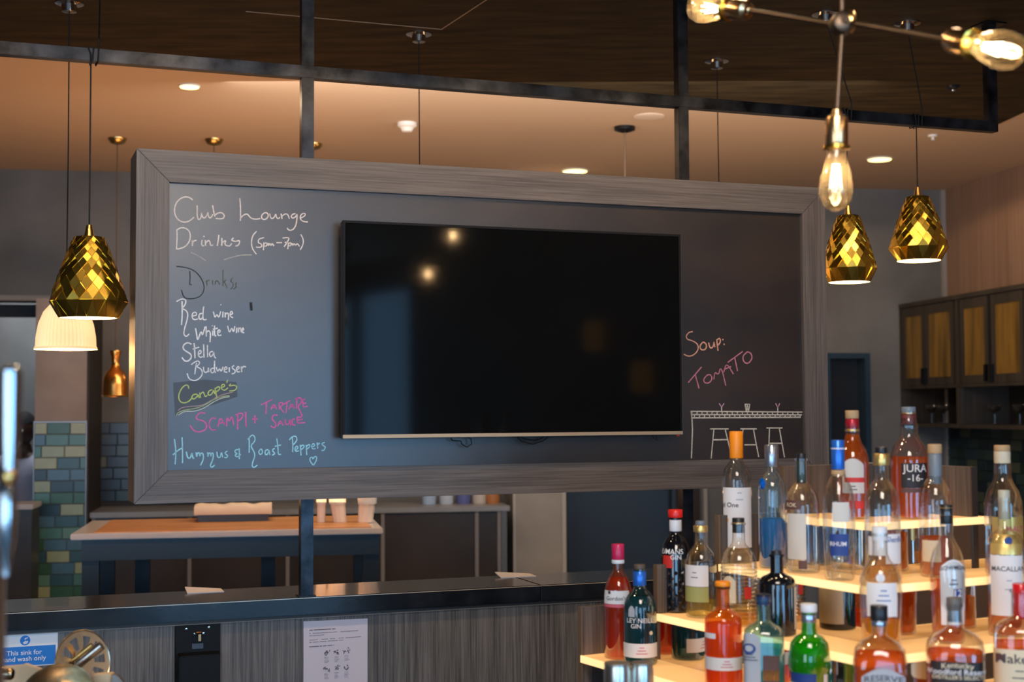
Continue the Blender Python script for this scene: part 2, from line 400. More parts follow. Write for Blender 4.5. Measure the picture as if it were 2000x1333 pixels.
# ---------------------------------------------------------------- steel frame: beam and three posts
fr = thing('steel_frame', 'blackened steel frame of square posts and beam holding up the menu board', 'frame')
fr.matrix_world = brd
BS = .0425; FO = .1896
M_beam = mat('blotchy_blackened_steel', (.006, .006, .008), .30, .75, col2=(.055, .057, .065), nscale=12, bump=.1, ndetail=9)
bz = 1.1487
p1, p2, p3 = -.6956, .7524, 2.1977
topz = SOF-EYE
obj('beam', MB().box(-3.6, p3+BS, FO, FO+BS, bz, bz+BS), M_beam, fr, bevel=.002)
for i, s_ in enumerate((p1, p2)):
    obj('post', MB().box(s_, s_+BS, FO+.0005, FO+BS-.0005, lt0, bz), M_beam, fr, bevel=.002)
    obj('post', MB().box(s_, s_+BS, FO+.0005, FO+BS-.0005, bz+BS, topz), M_beam, fr, bevel=.002)
    obj('foot_plate', MB().box(s_-.008, s_+BS+.008, FO-.006, FO+BS+.008, lt0, lt0+.003), M_black, fr)
obj('post', MB().box(p3, p3+BS, FO, FO+BS, bz+BS, topz), M_beam, fr, bevel=.002)
obj('ceiling_plate', MB().box(p3-.03, p3+BS+.03, FO-.03, FO+BS+.03, topz-.006, topz), M_black, fr)

# ---------------------------------------------------------------- the menu board
SL, SR, ZT, ZB, FW = -1.2653, 1.262, .8327, -.288, .1027
board = thing('menu_board', 'large black chalkboard with wide grey-brown wood frame, covered in coloured chalk menu writing', 'chalkboard')
board.matrix_world = brd
TH = FO-.002
def rail(x0, x1, z0, z1, along):
    # mitred piece, grain along local x
    L = x1-x0 if along == 'h' else z1-z0
    return L
M_frame = M_veneer_x
def mitre(length, flip):
    w_ = FW
    # trapezoid in local x (length) / z (width), outer edge at z=0, inner edge at z=+w
    poly = [(0, 0), (length, 0), (length-w_, w_), (w_, w_)]
    return MB().prism(poly, -.012, TH-.0, axis=1)
e = .0006
o = obj('frame_rail', mitre(SR-SL-2*e, 0), M_frame, board, bevel=.0015); o.matrix_local = Matrix.Translation((SL+e, 0, ZB))
o = obj('frame_rail', mitre(SR-SL-2*e, 0), M_frame, board, bevel=.0015); o.matrix_local = Matrix.Translation((SR-e, 0, ZT)) @ Matrix.Rotation(PI, 4, 'Y')
o = obj('frame_stile', mitre(ZT-ZB-2*e, 0), M_frame, board, bevel=.0015); o.matrix_local = Matrix.Translation((SL, 0, ZT-e)) @ Matrix.Rotation(PI/2, 4, 'Y')
o = obj('frame_stile', mitre(ZT-ZB-2*e, 0), M_frame, board, bevel=.0015); o.matrix_local = Matrix.Translation((SR, 0, ZB+e)) @ Matrix.Rotation(-PI/2, 4, 'Y')
CHO = .004
mt_chalk = mat('chalkboard_paint', (.022, .011, .005), .34, 0, noise=.45, nscale=2.2, spec=1.0, stretch=(1, 1, 2.2), ndetail=9, bump=.02)
obj('slate', MB().box(SL+FW-.004, SR-FW+.004, CHO, CHO+.015, ZB+FW-.004, ZT-FW+.004), mt_chalk, board)
obj('back_panel', MB().box(SL+FW-.004, SR-FW+.004, TH-.02, TH, ZB+FW-.004, ZT-FW+.004), M_black, board)

def smooth_pts(p, it=2):
    p = [V(q) for q in p]
    for _ in range(it):
        if len(p) < 3: break
        n = [p[0]]
        for i in range(len(p)-1):
            n += [p[i]*.75+p[i+1]*.25, p[i]*.25+p[i+1]*.75]
        n.append(p[-1]); p = n
    return p
def chalk(name, strokes, org, sc_, col, wd, label=None, op=1.0, smooth=2):
    mb = MB()
    for st in strokes:
        pts = [pb(org[0]+x*sc_, org[1]+y*sc_, CHO) for x, y in st]
        pts = smooth_pts(pts, smooth) if len(pts) > 2 else [V(q) for q in pts]
        # resample widths slightly uneven
        mb.ribbon([(q.x, q.y) for q in pts], wd*random.uniform(.9, 1.1), CHO-.0006)
    o = obj(name, mb, mat('chalk_'+name+'_'+str(abs(hash(col)) % 997), col, .95, noise=.18, nscale=160, spec=.1), board)
    if label: o['label'] = label
    return o
A = (320, 370); AS = .2025
W1 = .0042
S1 = [
 [(280,105),(250,80),(210,70),(165,85),(125,120),(103,175),(103,235),(130,290),(180,318),(230,315),(270,290),(290,268)],
 [(320,155),(322,200),(320,250),(330,292),(345,292),(362,265),(362,215),(366,250),(380,278),(400,275),(420,240),(425,218),(428,255),(440,280),(460,268),(472,240)],
 [(470,155),(480,210),(492,272),(492,250),(520,228),(560,225),(584,250),(578,278),(550,287),(500,280)],
 [(732,85),(738,150),(740,220),(738,305)], [(738,280),(765,250),(800,235),(820,255),(840,280),(880,290),(930,283)],
 [(975,225),(945,245),(940,275),(960,294),(990,287),(1010,255),(1000,230),(975,225)],
 [(1022,235),(1025,265),(1040,287),(1065,272),(1080,232),(1085,270),(1100,287),(1120,270)],
 [(1130,235),(1140,287)], [(1138,262),(1155,245),(1180,235),(1200,250),(1210,287)],
 [(1270,235),(1240,240),(1225,265),(1245,282),(1275,262),(1285,232),(1283,300),(1270,360),(1240,394),(1205,396),(1188,372)],
 [(1310,280),(1350,265),(1370,240),(1345,228),(1315,255),(1315,290),(1345,312),(1390,316)]]
chalk('heading_writing', S1, A, AS, (.62, .55, .52), W1, 'white chalk words Club Lounge')
S2 = [
 [(125,390),(128,470),(122,575)], [(122,395),(160,370),(205,372),(245,400),(258,450),(245,510),(205,555),(150,575),(118,577)],
 [(275,495),(275,548)], [(275,525),(290,497),(315,492)], [(368,490),(362,542),(388,548)], [(382,450),(392,460)],
 [(400,490),(402,546)], [(405,515),(432,490),(446,510),(448,545),(475,538)], [(530,438),(525,490),(515,546)],
 [(560,470),(558,545)], [(558,525),(585,495),(600,500),(585,520),(600,545),(640,548),(655,520)],
 [(672,468),(648,492),(690,505),(730,492),(730,520),(712,546),(690,546)],
 [(895,405),(860,440),(842,500),(850,570),(892,627)],
 [(968,466),(915,478),(908,518),(940,525),(948,550),(925,562),(888,558)],
 [(965,512),(960,588)], [(965,530),(985,513),(1000,530),(985,550),(965,548)],
 [(1008,518),(1006,550),(1022,518),(1034,548),(1044,518),(1062,548)], [(1085,515),(1140,515)],
 [(1145,470),(1215,464),(1190,510),(1160,556)], [(1165,512),(1200,512)],
 [(1202,512),(1195,578)], [(1200,530),(1222,513),(1232,530),(1215,548),(1200,545)],
 [(1242,520),(1240,548),(1258,520),(1270,545),(1287,520),(1308,552)], [(1320,435),(1345,480),(1345,530),(1315,585)]]
chalk('hours_writing', S2, A, AS, (.62, .57, .54), W1, 'white chalk words Drinks (5pm-7pm)')
chalk('underline', [[(260,610),(330,640),(405,690)], [(580,680),(660,655),(740,635),(850,633)]], A, AS, (.34, .34, .32), .0035)
chalk('rubbed_out_writing', [[(120,745),(200,750),(290,780),(350,840),(390,920),(385,990),(340,1045),(250,1060),(190,1045),(170,970)], [(250,790),(255,870),(245,920),(270,920)]], A, AS, (.045, .055, .065), .0035, 'rubbed out large letter D')
chalk('faded_writing', [[(410,880),(415,930)], [(412,900),(425,875),(440,880)], [(470,880),(470,920)], [(495,920),(500,880),(520,885),(540,920)], [(570,780),(570,935)], [(570,905),(600,870)], [(580,890),(610,950)], [(665,850),(640,890),(672,905),(665,950),(640,960)], [(700,900),(690,925),(705,940),(670,965)]], A, AS, (.085, .10, .085), .003, 'faded green chalk writing')
chalk('smear', [[(838,1090),(845,1170)]], A, AS, (.03, .035, .04), .008)
Bq = (320, 620); BSc = .225
S3 = [[(120,1085),(160,1060),(205,1060),(215,1090),(195,1130),(172,1150),(215,1168),(232,1200),(225,1260),(200,1340),(190,1400),(215,1425),(245,1395)],
      [(175,1080),(178,1200),(170,1310)],
      [(270,1225),(320,1215),(310,1185),(280,1190),(268,1230),(290,1262),(330,1250)],
      [(385,1130),(378,1180),(375,1250),(388,1262),(412,1255)], [(376,1198),(345,1200),(335,1235),(350,1260),(376,1240)],
      [(478,1180),(492,1247),(512,1200),(530,1247),(548,1178)], [(570,1180),(568,1237)], [(548,1112),(552,1118)],
      [(590,1188),(592,1237)], [(592,1208),(612,1190),(625,1210),(622,1262)], [(640,1212),(666,1200),(655,1174),(638,1190),(640,1228),(668,1240)]]
chalk('red_wine_writing', S3, A, AS, (.66, .66, .68), W1, 'white chalk words Red wine')
S4 = [[(275,95),(285,150),(292,212),(325,110),(334,168),(357,82)], [(367,78),(368,168)], [(370,132),(390,113),(406,140),(400,217)], [(425,115),(425,162)], [(419,72),(421,78)],
      [(440,72),(440,165),(455,160)], [(425,105),(468,95)], [(465,137),(494,125),(480,105),(465,125),(470,162),(500,155)],
      [(553,75),(570,142),(590,85),(605,137),(616,78)], [(633,90),(630,137)], [(648,90),(648,132)], [(650,102),(665,88),(673,132)], [(678,117),(696,108),(685,88),(676,110),(680,132),(698,135)]]
chalk('white_wine_writing', S4, Bq, BSc, (.66, .66, .68), W1, 'white chalk words White wine')
S5 = [[(240,235),(205,218),(170,240),(165,275),(200,300),(235,320),(240,350),(215,382),(180,382),(156,348)], [(262,225),(268,290),(270,357)], [(250,277),(307,260)],
      [(298,325),(327,310),(318,283),(300,300),(298,335),(320,352),(337,340)], [(345,235),(348,352)], [(378,240),(380,347)], [(428,298),(400,300),(395,330),(410,347),(430,320),(434,298),(436,342),(452,357)]]
chalk('lager_writing', S5, Bq, BSc, (.62, .62, .64), W1, 'white chalk word Stella')
S6 = [[(285,395),(275,440),(268,497)], [(238,412),(275,383),(305,380),(312,405),(280,430),(320,445),(337,480),(325,515),(290,547),(250,552),(215,532),(202,488)],
      [(345,430),(345,470),(365,484),(385,465),(386,428),(390,478)], [(440,378),(438,475),(452,480)], [(437,442),(410,445),(405,470),(420,487),(438,470)],
      [(455,432),(466,478),(485,440),(496,478),(514,430)], [(525,457),(552,448),(540,428),(522,445),(525,477),(552,478)], [(568,435),(568,477)],
      [(612,420),(590,430),(600,450),(622,462),(615,487),(588,492)], [(630,457),(657,445),(645,424),(628,445),(635,477),(662,472)], [(672,428),(676,477)], [(675,448),(690,426),(713,432)]]
chalk('beer_writing', S6, Bq, BSc, (.62, .62, .64), W1, 'white chalk word Budweiser')
# darker wiped patch under the green word
pp = [pb(x, y, CHO) for x, y in ((338, 748), (400, 742), (462, 747), (464, 775), (420, 790), (342, 812))]
obj('wiped_patch', MB().add([(q[0], CHO-.0002, q[1]) for q in pp], [tuple(range(6))]), mat('wiped_slate', (.013, .008, .004), .40, spec=.72, noise=.2, nscale=12), board)
S7 = [[(216,622),(212,590),(180,590),(145,630),(125,690),(140,735),(180,747),(220,730),(240,705)], [(288,668),(255,670),(238,700),(260,714),(290,690),(296,668),(307,702)],
      [(310,655),(318,702)], [(315,672),(340,645),(350,665),(358,692),(377,680)], [(422,628),(390,640),(380,670),(400,682),(425,655),(431,628),(442,668)],
      [(443,613),(460,702)], [(445,622),(475,600),(490,615),(470,640),(450,647)], [(498,612),(532,600),(520,578),(500,590),(500,627),(530,637),(557,612)], [(545,572),(553,545)],
      [(580,578),(562,600),(615,588),(636,605),(620,637),(568,640)]]
chalk('canapes_writing', S7, Bq, BSc, (.42, .50, .17), W1*.9, 'yellow-green chalk word Canapés')
chalk('underline', [[(120,815),(150,785),(230,775),(330,768),(400,730),(480,680),(600,650)]], Bq, BSc, (.34, .24, .26), .0032)
chalk('underline', [[(110,855),(118,830),(180,805),(270,795),(350,768),(430,715),(500,690),(570,680)]], Bq, BSc, (.30, .38, .20), .003)
chalk('underline', [[(125,850),(180,815),(270,818),(350,790),(430,735),(500,702),(570,690)]], Bq, BSc, (.40, .46, .42), .0032)
S8 = [[(360,835),(315,827),(280,860),(285,890),(340,897),(374,930),(367,975),(310,1000),(255,985),(228,940)], [(452,882),(425,870),(395,900),(392,950),(415,982),(452,975)],
      [(468,952),(490,862),(527,932)], [(476,922),(517,912)], [(545,947),(548,858),(570,912),(590,850),(607,937)], [(640,850),(640,977)], [(623,850),(670,829),(692,850),(670,885),(642,902)],
      [(710,823),(713,952)], [(763,886),(814,882)], [(790,853),(790,922)],
      [(843,762),(942,713)], [(890,745),(885,842)], [(928,802),(955,748),(977,797)], [(936,785),(973,780)], [(1000,745),(1003,802)], [(998,745),(1030,740),(1035,760),(1005,780),(1042,830)],
      [(1038,757),(1097,723)], [(1068,745),(1060,832)], [(1083,802),(1110,743),(1132,792)], [(1092,780),(1127,775)], [(1155,700),(1150,792)], [(1138,712),(1185,693),(1202,738),(1157,770),(1190,830),(1202,862)],
      [(1205,715),(1210,780)], [(1198,720),(1227,710)], [(1205,750),(1237,745)], [(1210,780),(1250,775)],
      [(987,850),(950,848),(935,885),(960,905),(977,935),(955,967),(928,942)], [(988,947),(1010,888),(1037,942)], [(998,925),(1032,918)], [(1050,883),(1055,930),(1085,932),(1095,878),(1100,942)],
      [(1137,880),(1115,890),(1110,930),(1142,940)], [(1155,870),(1160,920)], [(1153,870),(1197,865)], [(1155,895),(1207,885)], [(1160,920),(1227,915)]]
chalk('scampi_writing', S8[:9], Bq, BSc, (.62, .13, .36), W1*1.05, 'magenta chalk word Scampi and a plus')
chalk('sauce_writing', S8[26:], Bq, BSc, (.62, .13, .36), W1*1.05, 'magenta chalk word Sauce')
chalk('tartare_writing', S8[9:26], Bq, BSc, (.62, .13, .36), W1*1.05, 'magenta chalk word Tartare')
S9 = [[(92,1058),(105,1160),(98,1278)], [(158,1043),(162,1150),(162,1267)], [(78,1197),(130,1150),(167,1133)],
      [(195,1168),(205,1222),(230,1227),(245,1168),(250,1222),(264,1227)], [(280,1173),(285,1222),(290,1180),(310,1175),(312,1217),(320,1180),(340,1180),(346,1230),(318,1288)],
      [(380,1173),(382,1222),(385,1185),(405,1175),(408,1217),(412,1180),(432,1180),(425,1240),(400,1290),(415,1307),(442,1283)], [(460,1168),(465,1217),(490,1222),(500,1163),(510,1217)],
      [(552,1163),(530,1175),(535,1190),(557,1202),(545,1222),(523,1217)], [(657,1150),(620,1150),(615,1175),(640,1185),(613,1200),(640,1217),(667,1190)], [(655,1138),(655,1232)],
      [(740,1045),(742,1110),(740,1177)], [(728,1062),(765,1018),(792,1040),(790,1080),(750,1115),(785,1170),(790,1210),(770,1260),(765,1297),(785,1307),(812,1283)],
      [(842,1143),(820,1170),(835,1197),(857,1180),(852,1150),(842,1143)], [(907,1150),(880,1155),(878,1190),(895,1197),(910,1170),(912,1148),(920,1197)],
      [(962,1140),(940,1150),(950,1170),(967,1185),(938,1200)], [(980,1053),(990,1120),(992,1197),(1017,1190)], [(963,1122),(1017,1110)],
      [(1115,1043),(1120,1110),(1118,1172)], [(1088,1067),(1115,1035),(1150,1033),(1157,1070),(1120,1112)], [(1138,1152),(1167,1140),(1155,1113),(1135,1140),(1145,1167),(1172,1160)],
      [(1185,1108),(1190,1202)], [(1187,1125),(1210,1105),(1220,1130),(1190,1152)], [(1235,1108),(1240,1197)], [(1237,1125),(1262,1100),(1270,1125),(1240,1147)],
      [(1283,1127),(1312,1118),(1300,1093),(1280,1115),(1290,1147),(1317,1140)], [(1330,1088),(1335,1142)], [(1332,1112),(1352,1090)],
      [(1397,1088),(1370,1095),(1380,1115),(1404,1125),(1390,1157),(1368,1157)], [(1295,1285),(1265,1245),(1270,1220),(1285,1213),(1295,1235),(1305,1210),(1328,1210),(1323,1250),(1298,1285)]]
chalk('hummus_writing', S9, Bq, BSc, (.30, .60, .70), W1, 'pale blue chalk words Hummus & Roast Peppers with a heart')
Cq = (1300, 600); CSc = .24
S10 = [[(220,200),(190,205),(165,235),(175,265),(220,275),(260,300),(268,340),(240,385),(190,405),(148,385)], [(300,288),(275,320),(290,352),(325,347),(335,310),(315,287),(300,288)],
       [(350,290),(358,330),(375,337),(392,310),(392,278),(400,327)], [(415,263),(426,357)], [(415,272),(440,250),(448,285),(425,312)], [(464,260),(467,272)], [(474,298),(477,310)]]
chalk('soup_writing', S10, Cq, CSc, (.62, .30, .20), W1*1.1, 'salmon chalk word Soup')
S11 = [[(183,617),(292,488)], [(240,550),(272,664)], [(340,553),(305,590),(320,622),(360,617),(380,580),(365,550),(340,553)], [(392,590),(400,525),(430,557),(450,478),(490,642)],
       [(472,532),(495,453),(552,547)], [(480,507),(532,485)], [(505,452),(627,362)], [(560,405),(585,522)], [(665,365),(625,400),(635,450),(670,464),(706,420),(695,375),(665,365)]]
chalk('tomato_writing', S11, Cq, CSc, (.48, .17, .22), W1*1.1, 'pink chalk word Tomato')
st = [[(206,850),(1112,856)], [(210,903),(1100,898)], [(206,876),(1108,878)], [(206,845),(214,905),(218,1000),(210,1232)],
      [(455,815),(455,850)], [(645,792),(685,792),(675,847),(655,847),(645,792)], [(912,820),(912,850)],
      [(362,993),(512,993)], [(392,1000),(370,1234)], [(485,1000),(540,1227)], [(388,1082),(502,1080)],
      [(608,993),(742,993)], [(630,1000),(612,1120)], [(715,1000),(757,1222)], [(640,1122),(742,1122)],
      [(820,985),(950,985)], [(845,990),(835,1225)], [(925,990),(967,1224)], [(838,1110),(947,1110)]]
k = 0
x = 214
while x < 1095:
    st.append([(x, 850), (x, 877)]); st.append([(x+20, 877), (x+20, 901)]); x += 41
for dx in (0, 8): st.append([(650+dx*2, 797), (662+dx, 840)])
chalk('bar_drawing', st, Cq, CSc, (.52, .46, .38), .0046, 'cream chalk drawing of a bar counter with three stools', smooth=0)
chalk('glass_drawing', [[(435,785),(455,815),(475,785)]], Cq, CSc, (.50, .28, .38), .0046, smooth=0)
chalk('glass_drawing', [[(895,785),(912,820),(928,785)]], Cq, CSc, (.50, .28, .38), .0046, smooth=0)

# ---------------------------------------------------------------- television
TVD = .0745
tl, tt = -.6154, .6231; TW, THh = 1.232, .715
tv = thing('television', 'large flat black television hung on the chalkboard, slim frame with pale lower lip', 'television')
tv.matrix_world = Matrix.Translation(BW(tl+TW/2, -TVD, tt-THh)) @ Matrix.Rotation(YAW, 4, 'Z')
h = THh
M_bez = mat('black_bezel', (.010, .009, .009), .45, spec=.12)
obj('back_shell', MB().box(-TW/2, TW/2, .006, .035, 0, h).box(-.4, .4, .035, .06, .1, .55), mat('matt_black_shell', (.01, .01, .011), .5), tv, bevel=.004)
obj('wall_mount', MB().box(-.2, .2, .06, TVD+CHO-.001, .2, .5), M_black, tv)
M_screen = mat('switched_off_screen', (.004, .004, .004), .055, spec=.07, noise=.2, nscale=1.5, coat=0)
obj('screen', MB().box(-TW/2+.008, TW/2-.008, .001, .006, .014, h-.008), M_screen, tv)
mb = MB(); mb.box(-TW/2, TW/2, -.001, .006, h-.008, h); mb.box(-TW/2, -TW/2+.008, -.001, .006, .014, h-.008); mb.box(TW/2-.008, TW/2, -.001, .006, .014, h-.008)
obj('bezel', mb, M_bez, tv)
obj('edge_highlight', MB().box(TW/2, TW/2+.0015, 0, .03, .01, h-.002), M_chrome, tv)
obj('lower_lip', MB().box(-TW/2, TW/2, -.003, .006, .002, .014), mat('champagne_metal', (.50, .34, .21), .5, .6), tv, bevel=.001)
obj('standby_light', MB().box(TW/2-.024, TW/2-.012, -.001, .004, -.004, .002), mat('red_lens', (.3, .02, .01), .4), tv)
mb = MB()
def loc_tv(px, py):
    s_, z_ = pb(px, py, -.03); return (s_-(tl+TW/2), TVD-.03, z_-(tt-THh))
mb.tube([loc_tv(*q) for q in ((876, 850), (884, 861), (900, 862), (902, 868), (912, 874), (921, 868), (920, 858), (908, 852))], .0022, 6)
mb.tube([loc_tv(*q) for q in ((1006, 850), (1018, 862), (1040, 868), (1060, 862), (1075, 850))], .0026, 6)
mb.tube([loc_tv(*q) for q in ((1012, 850), (1026, 858), (1044, 861), (1058, 857), (1066, 849))], .0022, 6)
mb.tube([loc_tv(*q) for q in ((1272, 848), (1277, 856), (1284, 862), (1281, 848))], .0014, 6)
obj('cable', mb, M_cord, tv, smooth=True)

# ---------------------------------------------------------------- gold faceted pendants
M_facet = mat('faceted_gold', (.92, .60, .10), .24, 1.0, noise=.12, nscale=20)
M_inner = mat('white_enamel_inside', (.85, .80, .70), .5)
M_bulb = mat('glowing_bulb', (1, .9, .7), .5, emit=(1, .78, .42), es=30)
def facet_shade(Rm, H):
    """diamond facets: staggered rings joined by rhombs, each rhomb a flat plate tilted a little its own way"""
    rnd = random.Random(3)
    n = 18; rows = 12
    rr = [.37*(1/.37)**(i/(rows-1)) for i in range(rows)]     # widths grow, so do the heights
    st = [0]
    for i in range(rows-1): st.append(st[-1]+(rr[i]+rr[i+1])/2)
    rings = []
    for i in range(rows):
        t = st[i]/st[-1]
        rings.append((Rm*(.37+.63*t**.86), H*(1-.80*t)))
    vs = []; fs = []; idx = []
    for i, (r, z) in enumerate(rings):
        row = []
        for k in range(n):
            a = 2*PI*(k+.5*(i % 2))/n; row.append(len(vs)); vs.append((r*math.cos(a), r*math.sin(a), z))
        idx.append(row)
    def plate(c):
        ctr = sum((V(vs[i]) for i in c), V())/len(c)
        out = V((ctr.x, ctr.y, 0)).normalized(); tan = V((-out.y, out.x, 0)); upv = V((0, 0, 1))
        a_, b_ = rnd.uniform(-.16, .16), rnd.uniform(-.16, .16); inn = []
        P_ = [V(vs[i]) for i in c]; hi = max(P_, key=lambda p: p.z); lo = min(P_, key=lambda p: p.z)
        kz = ((hi-ctr).dot(out)-(lo-ctr).dot(out))/(hi.z-lo.z)
        for p_ in P_:
            d = p_-ctr
            inn.append(len(vs)); vs.append(tuple(ctr+(tan*d.dot(tan)+upv*d.z)*.93+out*(kz*d.z*.93+.0008+a_*d.dot(tan)+b_*d.z)))
        m_ = len(c)
        fs.append(tuple(inn))
        for j in range(m_): fs.append((c[j], c[(j+1) % m_], inn[(j+1) % m_], inn[j]))
    for i in range(rows-2):
        for k in range(n):
            if i % 2 == 0: a, l, r_, d = idx[i][k], idx[i+1][(k-1) % n], idx[i+1][k], idx[i+2][k]
            else: a, l, r_, d = idx[i][k], idx[i+1][k], idx[i+1][(k+1) % n], idx[i+2][k]
            plate((a, l, d, r_))
    for k in range(n):
        fs.append((idx[0][k], idx[1][k], idx[0][(k+1) % n]))
        i = rows-1
        plate((idx[i][k], idx[i][(k+1) % n], idx[i-1][(k+1) % n] if i % 2 else idx[i-1][k]))
    low = []; ph0 = .5*((rows-1) % 2)+.5
    for k in range(n):
        a = 2*PI*(k+ph0)/n; low.append(len(vs)); vs.append((Rm*.75*math.cos(a), Rm*.75*math.sin(a), 0))
    i = rows-1
    for k in range(n):
        plate((idx[i][(k+1) % n], idx[i][k], low[k])); fs.append((low[k], low[(k+1) % n], idx[i][(k+1) % n]))
    top = len(vs); vs.append((0, 0, H*1.0))
    for k in range(n): fs.append((idx[0][k], idx[0][(k+1) % n], top))
    return MB().add(vs, fs)
def gold_pendant(pxc, ytop, ybot, o, beam_px, canopy, label, wpx):
    # plane of the pendants: just in front of the beam
    s_, zt = pb(pxc, ytop, o); zb = pb(pxc, ybot, o)[1]
    base = BW(s_, o, zb)
    H = zt-zb
    Y = base.y; Rm = wpx*Y/F/2
    t = thing('faceted_pendant', label, 'pendant lamp', base, 0.4, 'faceted gold pendants along the beam')
    sh = H*.87
    obj('shade', facet_shade(Rm, sh), M_facet, t)
    obj('neck', MB().lathe([(Rm*.15, sh), (Rm*.12, sh+.012), (Rm*.075, H)], 16), M_brass2, t, smooth=True)
    obj('inner_lining', MB().lathe([(Rm*.735, .001), (Rm*.73, .004), (Rm*.88, sh*.19), (Rm*.58, sh*.62), (Rm*.28, sh*.96)], 32, cap=False), M_inner, t, smooth=True)
    obj('bulb', MB().lathe([(.001, sh*.12), (.018, sh*.18), (.026, sh*.30), (.02, sh*.44), (.012, sh*.58)], 16), M_bulb, t, smooth=True)
    # cord: down from the canopy, wrapped twice round the beam, then down to the lamp
    Mi = (Matrix.Translation(base) @ Matrix.Rotation(.4, 4, 'Z')).inverted()
    cp_ = V(canopy)
    sb = pb(beam_px[0], beam_px[1], FO)[0]
    hang = BW(s_, o, bz+.01)
    pts = [cp_-V((0, 0, .02)), BW(sb, FO-.004, bz+BS+.03)]
    seq = [BW(sb, FO-.004, bz+BS+.004)]
    for w_ in range(2):
        dd = -w_*.018
        seq += [BW(sb+dd-.002, FO-.004, bz-.004), BW(sb+dd-.006, FO+BS+.004, bz-.004), BW(sb+dd-.01, FO+BS+.004, bz+BS+.004), BW(sb+dd-.016, FO-.004, bz+BS+.004)]
    seq += [BW(s_, FO-.004, bz+BS*.5), BW(s_, o, bz-.01), base+V((0, 0, H))]
    obj('cord', MB().tube([Mi @ p for p in pts+seq], .0026, 6), M_cord, t)
    obj('canopy', MB().lathe([(.055, 0), (.055, -.004), (.03, -.008), (.028, -.035), (.006, -.04)], 24, c=tuple(Mi @ cp_)), M_chrome, t, smooth=True)
    light('pendant_light', 'POINT', base+V((0, 0, sh*.10)), 1.6, (1, .72, .38), .02)
    return t
OP = FO-.006
gold_pendant(174.5, 440, 622, OP, (193, 100), ph(196, -28, SOF), 'nearest faceted gold pendant, hanging left of the menu board', 148)
gold_pendant(1656, 402, 552, OP, (1662, 225), ph(1612, 27, SOF), 'faceted gold pendant hanging right beside the board edge, below the bare bulb', 108)
gold_pendant(1792, 366, 510, OP, (1800, 237), ph(1772, 45, SOF), 'rightmost and highest faceted gold pendant', 113)

# ribbed white glass pendants behind the board
M_rib = mat('ribbed_glass_shade', (.85, .72, .5), .35, emit=(1, .60, .26), es=.85, noise=.0)
def ribbed_pendant():
    t = thing('ribbed_pendant', 'pendant with ribbed milky glass dome shade glowing behind the left gold lamp', 'pendant lamp', (0, 0, 0), 0, 'ribbed glass pendants behind the board')
    seg = 96; prof = [(.118, 0), (.118, .006), (.114, .012), (.112, .05), (.103, .10), (.085, .145), (.055, .18), (.03, .2)]
    vs = []; 
    for i, (r, z) in enumerate(prof):
        for k in range(seg):
            rr = r*(1-(.05 if (k % 2 and i > 1) else 0)); a = 2*PI*k/seg; vs.append((rr*math.cos(a), rr*math.sin(a), z))
    fs = [(i*seg+k, i*seg+(k+1) % seg, (i+1)*seg+(k+1) % seg, (i+1)*seg+k) for i in range(len(prof)-1) for k in range(seg)]
    obj('shade', MB().add(vs, fs), M_rib, t)
    obj('lamp_holder', MB().lathe([(.032, .195), (.032, .215), (.014, .25)], 16), M_brass2, t, smooth=True)
    obj('bulb', MB().lathe([(.001, .04), (.03, .06), (.03, .09), (.014, .15)], 16), M_bulb, t, smooth=True)
    return t
a = ph(135, 6, SOF); y_ = a.y
bz_ = P(128, 683, y_).z
rp = ribbed_pendant(); rp.location = (P(128.5, 683, y_).x, y_, bz_)
cl = SOF-bz_
obj('cord', MB().tube([(0, 0, .245), (.002, 0, .8), (0, 0, cl-.02)], .0026, 6), M_cord, rp)
obj('canopy', MB().lathe([(.055, cl), (.055, cl-.004), (.03, cl-.008), (.028, cl-.035), (.006, cl-.04)], 24), M_chrome, rp, smooth=True)
light('ribbed_pendant_light', 'POINT', (rp.location.x, y_, bz_-.02), 16, (1, .46, .16), .05)
for (px, py, lab) in ((818, 66, 'ribbed glass pendant whose cord drops behind the middle of the menu board'), (1400, 119, 'ribbed glass pendant whose cord drops behind the right end of the menu board')):
    c_ = ph(px, py, SOF); dup(rp, (c_.x, c_.y, bz_), 0, lab)
    light('ribbed_pendant_light', 'POINT', (c_.x, c_.y, bz_-.02), 6, WARM, .05)

# copper bell pendants in the room beyond
M_copper = mat('copper_bell', (.75, .33, .08), .25, 1.0)
c_ = ph(232, 270, CEIL)
bl = thing('bell_pendant', 'small copper bell pendant hanging just left of the menu board', 'pendant lamp', (0, 0, 0), 0, 'copper bell pendants over the serving table')
yb = c_.y; zb_ = P(226, 775, yb).z; zt_ = P(226, 685, yb).z; hh = zt_-zb_
bl.location = (P(225, 775, yb).x, yb, zb_)
r0 = 25.5*yb/F
prof = [(r0*1.0, 0), (r0*.98, .01), (r0*.95, hh*.25), (r0*.9, hh*.42), (r0*.7, hh*.53), (r0*.38, hh*.62), (r0*.30, hh*.72), (r0*.33, hh*.85), (r0*.46, hh*.97), (r0*.44, hh), (.01, hh)]
obj('shade', MB().lathe(prof, 32, cap=False), M_copper, bl, smooth=True)
obj('rim', MB().lathe([(r0*1.0, 0), (r0*1.06, .003), (r0*1.0, .008)], 32, cap=False), M_brass, bl, smooth=True)
obj('cord', MB().tube([(0, 0, hh), (0, 0, CEIL-zb_-.02)], .003, 6), mat('brown_cord', (.08, .045, .02), .7), bl)
cz = CEIL-zb_
obj('canopy', MB().lathe([(.055, cz), (.055, cz-.006), (.04, cz-.03), (.008, cz-.04)], 20), M_brass2, bl, smooth=True)
